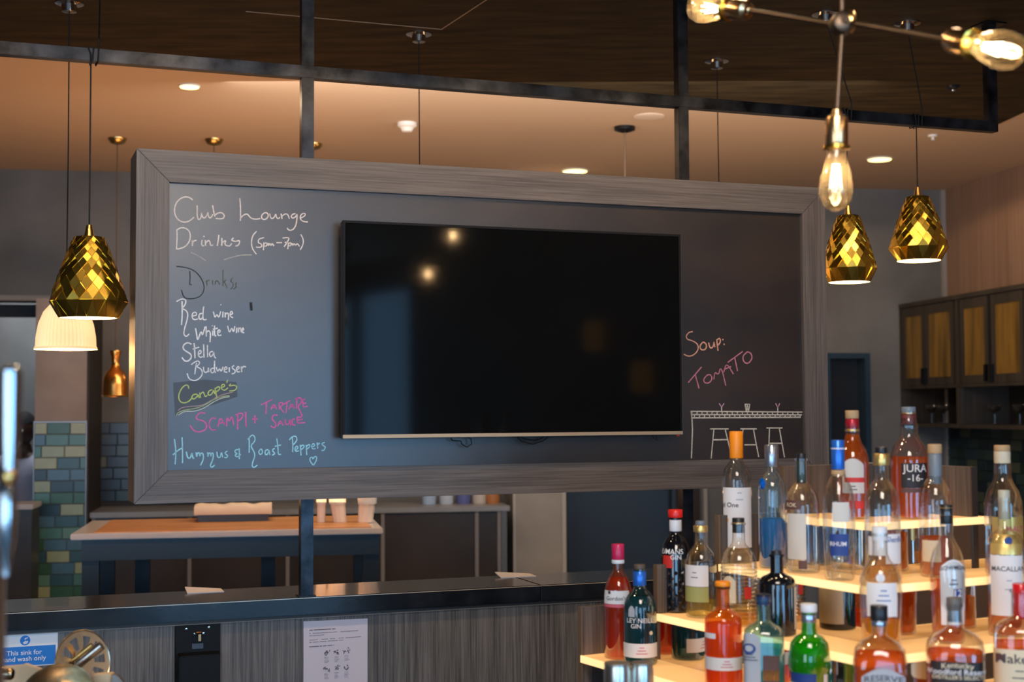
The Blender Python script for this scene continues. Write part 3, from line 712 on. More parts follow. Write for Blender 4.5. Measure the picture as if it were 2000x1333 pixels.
for px, py, lab in ((418, 272, 'copper bell pendant behind the board, its brass rose showing above the left of the frame'), (612, 281, 'copper bell pendant hidden behind the board beside the first steel post')):
    q = ph(px, py, CEIL); dup(bl, (q.x, q.y, zb_), 0, lab)
# black pendant beyond
q = ph(1220, 248, CEIL); Lr = 1.1
t = thing('black_pendant', 'black ceiling rose and rod of a pendant beyond the board', 'pendant lamp', (q.x, q.y, CEIL-Lr))
obj('canopy', MB().lathe([(.06, Lr), (.06, Lr-.02), (.03, Lr-.03), (.01, Lr-.035)], 24), M_black, t, smooth=True)
obj('rod', MB().tube([(0, 0, .2), (0, 0, Lr-.03)], .006, 8), mat('brown_rod', (.16, .10, .06), .5), t)
obj('shade', MB().lathe([(.13, 0), (.11, .1), (.05, .18), (.02, .21)], 28, cap=False), M_black, t, smooth=True)

# ---------------------------------------------------------------- ceiling fittings in the room beyond
M_dl = mat('downlight_lens', (1, .9, .6), .5, emit=(1, .86, .32), es=2.6)
for i, (px, py, wd, lab) in enumerate(((370, 167, 38, 'round recessed downlight above the left end of the board'), (1123, 333, 48, 'round recessed downlight just over the middle of the board frame'), (1718, 310, 46, 'round recessed downlight between the two right gold pendants'))):
    q = ph(px, py, CEIL); r_ = wd*q.y/F/2
    t = thing('downlight', lab, 'ceiling light', (q.x, q.y, CEIL-.012), 0, 'recessed downlights')
    obj('trim_ring', MB().lathe([(r_*1.12, .012), (r_*1.12, .008), (r_, .004), (r_, .012)], 32, cap=False), M_white, t, smooth=True)
    obj('lens', MB().lathe([(r_, .006), (r_*.95, .0), (.001, -.003)], 32, cap=False), M_dl, t, smooth=True)
    light('downlight_beam', 'SPOT', (q.x, q.y, CEIL-.03), 26, WARM2, .05, None, (q.x, q.y, 0)).data.spot_size = R(165)
q = ph(795, 240, CEIL)
t = thing('smoke_detector', 'white smoke detector on the ceiling beyond the board', 'smoke detector', (q.x, q.y, CEIL-.05))
obj('base', MB().lathe([(.055, .05), (.055, .03), (.04, .02)], 24), M_white, t, smooth=True)
obj('sensor_head', MB().lathe([(.04, .02), (.028, .0), (.01, -.002)], 24), M_white, t, smooth=True)
q = ph(1268, 227, CEIL)
t = thing('ceiling_speaker', 'round pale speaker grille set in the ceiling right of the smoke detector', 'speaker', (q.x, q.y, CEIL-.008))
obj('grille', MB().lathe([(.085, .008), (.085, .003), (.07, 0), (.001, 0)], 32), mat('pale_grille', (.62, .50, .40), .7), t, smooth=True)
q = ph(1822, 264, CEIL)
t = tag(obj('sprinkler', MB().lathe([(.03, 0), (.028, -.01), (.008, -.012), (.012, -.03)], 16), M_white, loc=(q.x, q.y, CEIL), smooth=True), 'tiny white sprinkler head on the ceiling by the beam end', 'sprinkler')
q = ph(1862, 168, SOF)
t = thing('panel_sensor', 'small dark sensor on the brown ceiling near the end post', 'sensor', (q.x, q.y, SOF-.02))
obj('body', MB().lathe([(.035, .02), (.03, .008), (.012, 0)], 20), M_black, t, smooth=True)
obj('lens', MB().lathe([(.010, .001), (.008, -.006), (.001, -.008)], 16), M_chrome, t, smooth=True)

# ---------------------------------------------------------------- bare-bulb chandelier
M_bglass = thin_glass('amber_bulb_glass', (1.0, .90, .74), .03, .8)
_nt = M_bglass.node_tree; _o = _nt.nodes['Material Output']; _m = _nt.nodes.new('ShaderNodeMixShader'); _t = _nt.nodes.new('ShaderNodeBsdfTranslucent')
_t.inputs[0].default_value = (1, .72, .40, 1); _m.inputs[0].default_value = .10; _l = _o.inputs[0].links[0].from_socket
_nt.links.new(_l, _m.inputs[1]); _nt.links.new(_t.outputs[0], _m.inputs[2]); _nt.links.new(_m.outputs[0], _o.inputs[0])
M_fil = mat('glowing_filament', (1, .8, .5), .5, emit=(1, .80, .50), es=90)
def align(dirv, loc):
    q = V(dirv).to_track_quat('Z', 'Y'); return Matrix.Translation(loc) @ q.to_matrix().to_4x4()
M_fil2 = mat('bright_filament', (1, .8, .5), .5, emit=(1, .72, .40), es=2200)
def bulb_on(parent, socket_end, d, energy=20, fil=None):
    """socket from socket_end along d, bulb beyond"""
    M_ = align(d, socket_end)
    s_ = obj('socket', MB().lathe([(.006, -.012), (.010, -.010), (.011, 0), (.021, .004), (.0225, .012), (.0225, .056), (.021, .060)], 24, M=M_), mat('rose_brass', (.66, .40, .20), .25, 1.0), parent, smooth=True)
    obj('retaining_ring', MB().lathe([(.021, .060), (.027, .062), (.027, .068), (.020, .070)], 24, M=M_), M_brass, s_, smooth=True)
    g = obj('bulb_glass', MB().lathe([(.017, .066), (.0175, .075), (.021, .090), (.028, .115), (.0325, .140), (.033, .155), (.029, .172), (.018, .186), (.006, .192), (.001, .193)], 32, M=M_, cap=False), M_bglass, parent, smooth=2)
    fm = MB()
    for k in range(6):
        a = 2*PI*k/6
        fm.tube([M_ @ V((.006*math.cos(a), .006*math.sin(a), .100)), M_ @ V((.011*math.cos(a+.3), .011*math.sin(a+.3), .142))], .0010, 6)
    obj('filament', fm, fil or M_fil, g)
    obj('glass_stem', MB().lathe([(.010, .07), (.004, .085), (.003, .10), (.002, .15), (.006, .155)], 12, M=M_), thin_glass('stem_glass', (.95, .9, .85), .05), g, smooth=True)
    light('filament_light', 'POINT', M_ @ V((0, 0, .121)), energy, (1, .66, .34), .01)
hub = P(1645, 46, 2.78)
ch = thing('bulb_chandelier', 'brass arm light with three bare filament bulbs hanging top right', 'chandelier', hub)
M_arm = mat('aged_brass_rod', (.13, .09, .062), .45, 1.0)
hl = V((0, 0, 0))
def cl_(px, py, Y): return P(px, py, Y)-hub
dn = cl_(1638, 222, 2.76)
dnn = V((dn.x, dn.y*.2, dn.z))
obj('rod', MB().tube([V((0, 0, SOF-hub.z)), V((0, 0, .01))], .0045, 10), M_arm, ch, smooth=True)
obj('rod', MB().tube([V((0, 0, -.01)), dnn], .0045, 10), M_arm, ch, smooth=True)
lft = cl_(1460, 20, 3.02); rgt = cl_(1856, 78, 2.50)
obj('arm', MB().tube([lft, V((-.01, .008, 0))], .0055, 10), M_arm, ch, smooth=True)
obj('arm', MB().tube([V((.01, -.008, 0)), rgt], .0055, 10), M_arm, ch, smooth=True)
Mh = align(V((.15, -1, .1)), V((0, 0, 0)))
obj('hub', MB().lathe([(.001, -.022), (.016, -.022), (.023, -.016), (.024, 0), (.023, .014), (.016, .02), (.007, .02), (.007, .024), (.001, .024)], 28, M=Mh), M_arm, ch, smooth=True)
obj('hub', MB().lathe([(.018, -.004), (.022, 0), (.022, .01), (.014, .014)], 24, M=align(V((1, -.3, -.1)), V((.012, .0, .004)))), M_brass2, ch, smooth=True)
bulb_on(ch, dnn, V((-.03, 0, -1)))
bulb_on(ch, lft, (cl_(1380, 16, 3.13)-lft))
bulb_on(ch, rgt, (cl_(1950, 96, 2.38)-rgt))
obj('canopy', MB().lathe([(.06, SOF-hub.z), (.06, SOF-hub.z-.02), (.01, SOF-hub.z-.03)], 24), M_arm, ch, smooth=True)
# two more bare bulbs over the bar behind the viewer: they show as reflections in the television
for (px, py, L, lab) in ((836, 535, 5.0, 'bare filament bulb on a cord over the bar, seen only reflected in the television screen'), (885, 460, 4.1, 'second bare filament bulb over the bar, reflected near the top of the television')):
    pt_ = pplane(px, py, BO-N*TVD, N); v_ = ray(px, py).normalized(); r_ = v_-N*(2*v_.dot(N))
    q = pt_+r_*L
    t = thing('cord_bulb', lab, 'pendant lamp', q+V((0, 0, .12)), 0)
    bulb_on(t, V((0, 0, 0)), V((0, 0, -1)), 16, M_fil2)
    obj('cord', MB().tube([V((0, 0, .01)), V((0, 0, SOF-q.z-.12))], .003, 6), M_cord, t)

# ---------------------------------------------------------------- tiled pillar in the room beyond
PO = .70                                              # pillar face: metres in front of the back wall
xa, xb = pr(67, 900, PO)[0], pr(168, 900, PO)[0]
ztile = pr(118, 826, PO)[1]
zpt = pr(118, 583, PO)[1]
pil = room('wall_pillar', MB().box(xa, xb, -PO, 0, 0, zpt), mat('pillar_plaster', (.27, .225, .205), .8, noise=.14, nscale=4, bump=.03))
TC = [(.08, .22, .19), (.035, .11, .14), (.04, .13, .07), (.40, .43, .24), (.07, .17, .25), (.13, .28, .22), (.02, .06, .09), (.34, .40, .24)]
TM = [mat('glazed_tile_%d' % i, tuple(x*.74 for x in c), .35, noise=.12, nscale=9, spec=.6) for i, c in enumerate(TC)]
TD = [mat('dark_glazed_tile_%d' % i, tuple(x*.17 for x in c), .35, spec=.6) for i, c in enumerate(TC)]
M_grout = mat('tile_grout', (.16, .17, .16), .8)
M_groutd = mat('dark_grout', (.03, .03, .03), .8)
tile_mesh = {}
def tiles(parent, x0, x1, z0, z1, y, tw, th, mats, wgt, rnd, gap=.004, face=-1):
    """running-bond tiles as single objects proud of the face y (local frame of parent)"""
    z = z1; row = 0
    while z-th > z0-.001:
        x = x0-(rnd.random()*tw)
        while x < x1:
            a, b = max(x, x0), min(x+tw, x1)
            if b-a > .012:
                k = rnd.choices(range(len(mats)), wgt)[0]; wd = round(b-a-gap, 3)
                key = (wd, th, k, id(mats))
                pr_ = rnd.uniform(0, .0015)
                if key not in tile_mesh:
                    mb = MB(); e_ = .0018
                    w2, h2 = wd, th-gap
                    mb.add([(0, 0, 0), (w2, 0, 0), (w2, 0, h2), (0, 0, h2), (e_, -.008, e_), (w2-e_, -.008, e_), (w2-e_, -.008, h2-e_), (e_, -.008, h2-e_)],
                           [(4, 5, 6, 7), (0, 1, 5, 4), (1, 2, 6, 5), (2, 3, 7, 6), (3, 0, 4, 7), (0, 3, 2, 1)])
                    o = obj('tile', mb, mats[k], parent); tile_mesh[key] = o.data
                else:
                    o = bpy.data.objects.new('tile', tile_mesh[key]); C.objects.link(o); o.parent = parent
                o.location = (a+gap/2, y-pr_, z-th+gap/2)
            x += tw
        z -= th; row += 1
rnd = random.Random(11)
ztb = .40
obj('grout_bed', MB().box(xa+.002, xb-.002, -PO-.003, -PO-.0002, ztb-.1, ztile), M_grout, pil)
tiles(pil, xa, xb, ztb, ztile, -PO-.003, .137, .0715, TM, [3, 4, 2.2, 2.6, 2, 1.4, 2.4, 1.2], rnd)
obj('corner_strip', MB().box(xa-.004, xa+.001, -PO-.014, -PO+.05, 0, ztile+.01).box(xb-.001, xb+.004, -PO-.014, -PO+.05, 0, ztile+.01).box(xa, xb, -PO-.013, -PO-.003, ztile, ztile+.008), mat('tile_edge_strip', (.30, .30, .30), .4, .6), pil)
obj('side_panel', MB().box(xb+.0045, xb+.012, -PO+.01, -.001, 0, zpt-.02), mat('dark_brown_panel', (.020, .014, .011), .5), pil)
# dark recess right of the pillar, on the back wall
xA, xB = rx(165, 700, .02), rx(197, 700, .02)
room('trim_9', MB().box(xA, xB, -.02, 0, 0, rz(598, 180)), mat('dark_brown_panel', (.035, .024, .018), .5))
a_, b_ = rx(176, 760, .03), rx(182, 760, .03)
room('trim_10', MB().box(a_, b_, -.03, -.02, rz(820, 180), rz(742, 180)), mat('beige_frame', (.26, .22, .19), .6))
# dark tiled splashback on the back wall behind the counter
xA, xB = rx(168, 900, .02), rx(420, 900, .02)
zA, zB = rz(826, 200), 1.08
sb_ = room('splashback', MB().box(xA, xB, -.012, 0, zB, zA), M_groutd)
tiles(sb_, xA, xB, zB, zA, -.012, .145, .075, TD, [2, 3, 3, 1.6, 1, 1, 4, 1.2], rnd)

# ---------------------------------------------------------------- back counter with dark doors
M_ctop = mat('grey_worktop', (.22, .215, .22), .35, noise=.1, nscale=5)
M_cdoor = mat('dark_brown_cabinet', (.030, .021, .016), .35, noise=.35, nscale=2.5, spec=.5)
M_cgrey = mat('grey_divider', (.17, .15, .145), .5)
CO = .62
ct = pr(900, 990, CO)[1]
cx0, cx1 = pr(62, 990, CO)[0]+.02, pr(996, 990, CO)[0]
cx0 = pr(175, 990, CO)[0]
cn = thing('back_counter', 'long low counter with grey worktop and dark brown doors against the far wall', 'counter')
cn.matrix_world = rm
obj('worktop', MB().box(cx0, cx1, -CO, -.015, ct-.035, ct), M_ctop, cn, bevel=.003)
obj('carcass', MB().box(cx0+.02, cx1-.06, -CO+.05, -.02, .1, ct-.035), M_cdoor, cn)
divs = [pr(x, 1060, CO)[0] for x in (182, 370, 562, 748, 932)]+[cx1-.07]
for i in range(len(divs)):
    obj('divider', MB().box(divs[i]-.012, divs[i]+.012, -CO+.012, -CO+.05, .08, ct-.036), M_cgrey, cn)
for i in range(len(divs)-1):
    obj('door', MB().box(divs[i]+.014, divs[i+1]-.014, -CO+.022, -CO+.049, .1, ct-.04), M_cdoor, cn, bevel=.002)
obj('end_panel', MB().box(cx1-.055, cx1-.02, -CO+.005, -.02, 0, ct-.036), mat('blue_grey_panel', (.09, .10, .12), .45), cn)
# left counter in front of the person
LO = 1.20
lx0, lx1 = pr(-60, 990, LO)[0], pr(64, 990, LO)[0]; lz = pr(50, 986, LO)[1]
ln = thing('side_counter', 'dark counter end with pale top left of the tiled pillar', 'counter'); ln.matrix_world = rm
obj('worktop', MB().box(lx0, lx1, -LO, -LO+.32, lz-.03, lz), mat('pale_worktop', (.42, .38, .36), .4), ln, bevel=.003)
obj('front_panel', MB().box(lx0+.02, lx1-.01, -LO+.03, -LO+.05, 0, lz-.03), M_cdoor, ln)
obj('side_panel', MB().box(lx1-.03, lx1-.01, -LO+.05, -LO+.30, 0, lz-.03), M_cdoor, ln)

# ---------------------------------------------------------------- serving table
tz = EYE-.548
fl_, frt = ph(137, 1044, tz), ph(748, 1032, tz)
tb = thing('serving_table', 'tall serving table with copper-toned top, pale edge and navy frame and legs', 'table', ((fl_.x+frt.x)/2, (fl_.y+frt.y)/2, 0))
tdir = (frt-fl_).normalized(); tyaw = math.atan2(tdir.y, tdir.x); tb.rotation_euler = (0, 0, tyaw)
TWd = (frt-fl_).length/2; dep = .80
obj('tabletop', MB().box(-TWd, TWd, 0, dep, tz-.028, tz), mat('pale_table_edge', (.60, .52, .46), .3, coat=.3), tb, bevel=.004)
obj('bamboo_mat', MB().box(-TWd+.10, TWd-.05, .035, dep-.02, tz, tz+.0035), mat('orange_wood_mat', (.50, .22, .075), .4, noise=.3, nscale=4, stretch=(1, 12, 1)), tb)
M_tl = mat('navy_table_frame', (.018, .030, .048), .4)
i0, i1 = -TWd+.045, TWd-.015
obj('apron', MB().box(i0, i1, .03, .055, tz-.125, tz-.028), M_tl, tb)
obj('apron', MB().box(i0, i1, dep-.055, dep-.03, tz-.125, tz-.028), M_tl, tb)
for x_ in (i0, i1-.075):
    for y_ in (.03, dep-.1): obj('leg', MB().box(x_, x_+.075, y_+.0255, y_+.075, 0, tz-.028), M_tl, tb)
xm = pr(457, 1100, 2.6)[0]
for x_ in (i0+.18, i0+.80): obj('leg', MB().box(x_, x_+.07, dep-.13, dep-.06, 0, tz-.126), M_tl, tb)
# things on the table
def on_table(px, py): return ph(px, py, tz+.004)
q1, q2 = on_table(386, 1021), on_table(524, 1018)
t = thing('serving_tray', 'dark rectangular tray on the serving table under folded linen', 'tray', (q1+q2)/2, tyaw)
wq = (q2-q1).length/2
obj('tray_base', MB().box(-wq, wq, .01, .25, 0, .006), M_black, t)
mb = MB(); mb.box(-wq, wq, 0, .01, 0, .035); mb.box(-wq, wq, .25, .26, 0, .035); mb.box(-wq, -wq+.01, .01, .25, .006, .035); mb.box(wq-.01, wq, .01, .25, .006, .035)
obj('tray_rim', mb, mat('dark_grey_tray', (.04, .04, .045), .4), t)
ln_ = thing('folded_linen', 'folded cream linen cloth lying across the dark tray', 'cloth', (q1+q2)/2+V((0, 0, .0355)), tyaw)
mb = MB(); nx = 24
vs = []; fs = []
for i in range(nx+1):
    x_ = -wq*1.1+2.2*wq*i/nx; dz_ = .003*math.sin(i*.6)+.002*math.sin(i*1.3)
    for (y_, z_) in ((-.01, .0), (-.015, .018), (-.008, .040+dz_), (.1, .046+dz_), (.24, .040+dz_), (.25, .0)): vs.append((x_, y_, max(z_, 0)))
n_ = 6
for i in range(nx):
    for k in range(n_): fs.append((i*n_+k, i*n_+(k+1) % n_, (i+1)*n_+(k+1) % n_, (i+1)*n_+k))
fs += [tuple(range(n_))[::-1], tuple(nx*n_+k for k in range(n_))]
obj('fold', MB().add(vs, fs), mat('cream_linen', (.72, .56, .42), .9), ln_, smooth=True)
M_nap = mat('white_napkin', (.82, .70, .62), .85)
for i, (xa_, xb_, tilt, lab) in enumerate(((612, 632, 0, 'white paper wrapped bundle directly right of the steel post'), (642, 676, -.12, 'white paper wrapped bundle in the middle of three on the table'), (690, 728, .10, 'widest white paper wrapped bundle, at the right end of the table'))):
    q = on_table((xa_+xb_)/2, 1024); r_ = (xb_-xa_)*q.y/F/2
    t = thing('paper_bundle', lab, 'napkin bundle', q+V((0, .1, 0)), 0, 'white paper bundles on the serving table')
    mb = MB(); hb = .20; seg = 20; vs = []; fs = []
    for zi, (rs, z_) in enumerate(((.78, 0), (.85, hb*.4), (1.0, hb*.75), (1.2, hb))):
        for k in range(seg):
            a = 2*PI*k/seg; rr = r_*rs*(1-(.06 if k % 2 else 0)); vs.append((rr*math.cos(a)+tilt*z_, rr*math.sin(a)*.7, z_))
    fs = [(z_*seg+k, z_*seg+(k+1) % seg, (z_+1)*seg+(k+1) % seg, (z_+1)*seg+k) for z_ in range(3) for k in range(seg)]+[tuple(range(seg))[::-1], tuple(3*seg+k for k in range(seg))]
    obj('wrapping', MB().add(vs, fs), M_nap, t)
    obj('paper_band', MB().lathe([(r_*.97, hb*.45), (r_*1.0, hb*.60)], 20, cap=False, M=Matrix(((1, 0, 0, tilt*hb*.5), (0, .72, 0, 0), (0, 0, 1, 0), (0, 0, 0, 1)))), M_white, t)
# a white menu card on the far lip of the ledge, and another
for (xa_, xb_, yb_, lab) in ((363, 434, 1168, 'white menu card lying on the far edge of the ledge under the table'), (972, 1040, 1138, 'white menu card lying on the far edge of the ledge below the pale pier')):
    s1, _ = pb(xa_, yb_, WO+.26); s2, _ = pb(xb_, yb_, WO+.26)
    q = BW(s1, WO+.22, lt0)
    t = thing('menu_card', lab, 'card', q, YAW, 'white cards on the ledge')
    obj('sheet', MB().add([(0, 0, 0), (s2-s1, 0, 0), (s2-s1, .07, .001), (0, .07, .012), (0, 0, .002), (s2-s1, 0, .002), (s2-s1, .07, .004), (0, .07, .016)], [(0, 1, 2, 3), (4, 5, 6, 7), (0, 1, 5, 4), (1, 2, 6, 5), (2, 3, 7, 6), (3, 0, 4, 7)]), M_paper, t)
# small things on the far counter, peeping out under the frame
for i, (px, c_, lab) in enumerate(((838, (.35, .45, .6), 'pale blue jar on the far counter, leftmost of the row under the frame'), (872, (.45, .5, .6), 'clear grey jar on the far counter beside the pale blue one'), (905, (.10, .12, .30), 'dark blue jar in the middle of the far counter row'), (936, (.5, .45, .4), 'beige jar on the far counter'), (962, (.40, .16, .06), 'orange-brown jar on the far counter next to the pier'))):
    s_ = pr(px, 960, .35)[0]; q = RWp(s_, .35, ct)
    t = thing('counter_jar', lab, 'jar', q, 0, 'jars on the far counter')
    obj('body', MB().lathe([(.045, 0), (.048, .01), (.048, .13), (.035, .15)], 20), mat('jar_glaze_%d' % i, c_, .3), t, smooth=True)
    obj('lid', MB().lathe([(.037, .15), (.037, .175), (.01, .185)], 20), M_black, t, smooth=True)

# ---------------------------------------------------------------- person behind the left counter
PX, PYd = None, 10.0
q = P(48, 838, PYd); headc = q
M_skin = mat('dark_skin', (.075, .032, .018), .5)
M_hair = mat('black_hair', (.006, .005, .005), .8, bump=.3, nscale=60)
M_shirt = mat('lilac_white_shirt', (.42, .40, .47), .85, noise=.06, nscale=8)
M_trou = mat('black_trousers', (.012, .012, .015), .8)
H0 = headc.z; light('passage_fill', 'AREA', tuple(rm @ V(((dl0+dl1)/2, .5, 2.9))), 22, (.85, .92, 1.0), .5, .3, tuple(rm @ V(((dl0+dl1)/2, .8, 0))))                                            # head centre height; unseen fill lamp added to brighten the passage
pn = thing('person', 'dark-haired person in a pale lilac shirt standing half hidden left of the tiled pillar', 'person', (headc.x, headc.y+.03, 0))
def skin_fig(name, verts, edges, radii, mt, parent, levels=2, root=0):
    me = bpy.data.meshes.new(name); me.from_pydata(verts, edges, [])
    o = bpy.data.objects.new(name, me); C.objects.link(o); o.parent = parent
    md = o.modifiers.new('s', 'SKIN'); md.use_smooth_shade = True
    for i, r in enumerate(radii):
        me.skin_vertices[0].data[i].radius = (r, r) if not isinstance(r, tuple) else r
        me.skin_vertices[0].data[i].use_root = (i == root)
    sd = o.modifiers.new('u', 'SUBSURF'); sd.levels = levels; sd.render_levels = levels
    bpy.context.view_layer.update()
    dg = bpy.context.evaluated_depsgraph_get(); nm = bpy.data.meshes.new_from_object(o.evaluated_get(dg)); 
    o.modifiers.clear(); o.data = nm; nm.name = name
    nm.materials.clear(); nm.materials.append(mt); nm.shade_smooth()
    return o
sh_ = H0-.235
# body: pelvis, spine, chest, neck; arms reach forward to the counter; legs
vb = [(0, 0, .92), (0, 0, 1.08), (0, 0, sh_-.10), (0, 0, sh_), (0, -.015, H0-.17), (0, -.02, H0-.08),
      (-.17, 0, sh_-.02), (-.21, -.10, sh_-.28), (-.14, -.30, sh_-.33), (-.12, -.37, sh_-.33),
      (.17, 0, sh_-.02), (.21, -.10, sh_-.28), (.14, -.30, sh_-.33), (.12, -.37, sh_-.33),
      (-.10, 0, .86), (-.11, -.02, .47), (-.11, .02, .08), (-.11, -.12, .04),
      (.10, 0, .86), (.11, -.02, .47), (.11, .02, .08), (.11, -.12, .04)]
eb = [(0, 1), (1, 2), (2, 3), (3, 4), (4, 5), (3, 6), (6, 7), (7, 8), (8, 9), (3, 10), (10, 11), (11, 12), (12, 13), (0, 14), (14, 15), (15, 16), (16, 17), (0, 18), (18, 19), (19, 20), (20, 21)]
rb = [(.15, .11), (.14, .10), (.155, .11), (.10, .085), .052, .05, .062, .047, .033, .026, .062, .047, .033, .026, .085, .062, .042, .035, .085, .062, .042, .035]
skin_fig('body', vb, eb, rb, M_skin, pn)
vs_ = vb[:4]+[(0, -.008, sh_+.085)]+[vb[6], vb[7], (-.165, -.23, sh_-.315)]+[vb[10], vb[11], (.165, -.23, sh_-.315)]
es_ = [(0, 1), (1, 2), (2, 3), (3, 4), (3, 5), (5, 6), (6, 7), (3, 8), (8, 9), (9, 10)]
rs_ = [(.168, .128), (.155, .118), (.17, .125), (.13, .105), .068, .075, .06, .047, .075, .06, .047]
skin_fig('shirt', vs_, es_, rs_, M_shirt, pn)
vt = [(0, 0, .97), (0, 0, .90), (-.10, 0, .84), (-.11, -.02, .47), (-.11, .02, .10), (.10, 0, .84), (.11, -.02, .47), (.11, .02, .10)]
skin_fig('trousers', vt, [(0, 1), (1, 2), (2, 3), (3, 4), (1, 5), (5, 6), (6, 7)], [(.16, .12), (.16, .12), .10, .075, .06, .10, .075, .06], M_trou, pn)
# head, turned down to the work
hm = MB(); vs = []; fs = []; seg, rng_ = 24, 16
for i in range(rng_+1):
    ph_ = PI*i/rng_; z_ = math.cos(ph_)
    for k in range(seg):
        a = 2*PI*k/seg; r_ = math.sin(ph_)
        x_, y_ = r_*math.cos(a)*.074, r_*math.sin(a)*.095
        if z_ < -.2: x_ *= 1-.28*(-z_-.2); 
        if y_ < 0 and z_ < .3: y_ *= .95
        if abs(a-1.5*PI) < .28 and -.35 < z_ < .1: y_ -= .022*(1-abs(a-1.5*PI)/.28)*(1-abs(z_+.15)/.35)
        vs.append((x_, y_, z_*.112))
fs = [(i*seg+k, i*seg+(k+1) % seg, (i+1)*seg+(k+1) % seg, (i+1)*seg+k) for i in range(rng_) for k in range(seg)]
hd = obj('head', hm.add(vs, fs), M_skin, pn, smooth=2)
hd.location = (0, -.03, H0); hd.rotation_euler = (R(14), 0, R(-12))
hv = [(v[0]*1.07, v[1]*1.07+.008, v[2]*1.06+.006) for v in vs]
keep = [f for f in fs if all((hv[i][2] > .035 or (hv[i][1] > .01 and hv[i][2] > -.05)) for i in f)]
obj('hair', MB().add(hv, keep), M_hair, hd, smooth=2)
M_eye = mat('eye_white', (.6, .58, .55), .3)
for sx in (-1, 1):
    obj('eye', MB().lathe([(.001, -.009), (.008, -.005), (.01, 0), (.008, .005), (.001, .009)], 10, c=(sx*.028, -.078, .008)), M_eye, hd, smooth=True)
    obj('ear', MB().lathe([(.001, -.028), (.012, -.018), (.015, 0), (.011, .02), (.001, .028)], 10, c=(sx*.074, .005, -.005)), M_skin, hd, smooth=True)
obj('mouth', MB().tube([(-.022, -.078, -.052), (0, -.086, -.05), (.022, -.078, -.052)], .0045, 6), mat('lips', (.10, .035, .03), .4), hd, smooth=True)
for sx in (-1, 1):
    w0 = V((sx*.12, -.37, sh_-.33))
    hv_ = [tuple(w0), tuple(w0+V((0, -.05, -.01))), tuple(w0+V((0, -.085, -.015)))]; he = [(0, 1), (1, 2)]; hr = [.024, (.032, .014), (.034, .013)]
    for fi, (dx, L) in enumerate(((-.027, .062), (-.009, .072), (.009, .068), (.026, .052))):
        b0 = len(hv_); hv_ += [tuple(w0+V((dx, -.095, -.017))), tuple(w0+V((dx*1.1, -.095-L*.55, -.022))), tuple(w0+V((dx*1.1, -.095-L*.95, -.040)))]
        he += [(2, b0), (b0, b0+1), (b0+1, b0+2)]; hr += [.010, .009, .0075]
    b0 = len(hv_); hv_ += [tuple(w0+V((-sx*.035, -.055, -.012))), tuple(w0+V((-sx*.052, -.085, -.025)))]
    he += [(1, b0), (b0, b0+1)]; hr += [.011, .009]
    skin_fig('hand', hv_, he, hr, M_skin, pn, 1)

# ---------------------------------------------------------------- right wall: cabinets with amber glass, shelves of glasses, tiles
# local frame of the right wall: x runs from the far corner towards the viewer, y into the room
CRN = RWp(CS, 0, 0)
wm = Matrix.Translation(CRN) @ Matrix.Rotation(math.atan2(-RN.y, -RN.x), 4, 'Z')   # x -> towards viewer (-RN)
wmi = wm.inverted()
Wn = RX
def pw(px, py, off):                     # pixel -> (x along wall, z) on the plane 'off' into the room
    p = pplane(px, py, CRN-RX*off, RX); l = wmi @ p; return l.x, l.z
ysgn = 1 if (wmi @ (CRN-RX*.1)).y > 0 else -1
# offset so that the far end of the cabinet meets the back wall
s_far = rx(1757, 700, 0); OFF = CS-s_far
ca0, zt0 = pw(1757, 597, OFF)
zdoor = pw(1900, 750, OFF)[1]; zshelf = pw(1900, 830, OFF)[1]; ztop = pw(1900, 571, OFF)[1]
ca1 = pw(2000, 700, OFF)[0]+1.2
ca0 = .02
M_cab = wood('dark_cabinet_wood', (.014, .011, .008), (.045, .034, .024), 2, .5, scale=40)
M_agl = mat('amber_fluted_glass', (.17, .09, .014), .3, .25, noise=.5, nscale=1.8, stretch=(8, 1, 1), emit=(.9, .5, .08), es=.01)  # faint glow put into the panes themselves, no lamp behind
cb = thing('wall_cabinet', 'dark wood wall cabinet with amber glass doors and open glass shelf at right', 'cabinet'); cb.matrix_world = wm
def yb2(a, b):
    a, b = a*ysgn, b*ysgn; return (min(a, b), max(a, b))
def wbox(mb, x0, x1, y0, y1, z0, z1):
    y0, y1 = yb2(y0, y1); return mb.box(x0, x1, y0, y1, z0, z1)
obj('top_panel', wbox(MB(), ca0, ca1, .0, OFF+.01, ztop-.03, ztop), M_cab, cb)
obj('middle_panel', wbox(MB(), ca0, ca1, .0, OFF, zdoor-.02, zdoor), M_cab, cb)
obj('bottom_shelf', wbox(MB(), ca0, ca1, .0, OFF, zshelf-.025, zshelf), M_cab, cb)
obj('back_panel', wbox(MB(), ca0, ca1, .001, .012, zshelf, ztop-.03), mat('dark_back', (.012, .010, .009), .6), cb)
obj('side_panel', wbox(MB(), ca0-.015, ca0, .0, OFF, zshelf-.025, ztop), M_cab, cb)
doors_px = [(1763, 1806), (1807, 1862), (1876, 1930), (1936, 2000)]
edges = []
for a, b in doors_px: edges.append((pw(a, 680, OFF)[0], pw(b, 680, OFF)[0]))
edges.append((edges[-1][1]+.012, edges[-1][1]+.42)); edges.append((edges[-1][1]+.004, edges[-1][1]+.43))
sx_ = (edges[1][1]+edges[2][0])/2
obj('upright', wbox(MB(), sx_-.022, sx_+.022, .012, OFF, zshelf, ztop-.03), M_cab, cb)
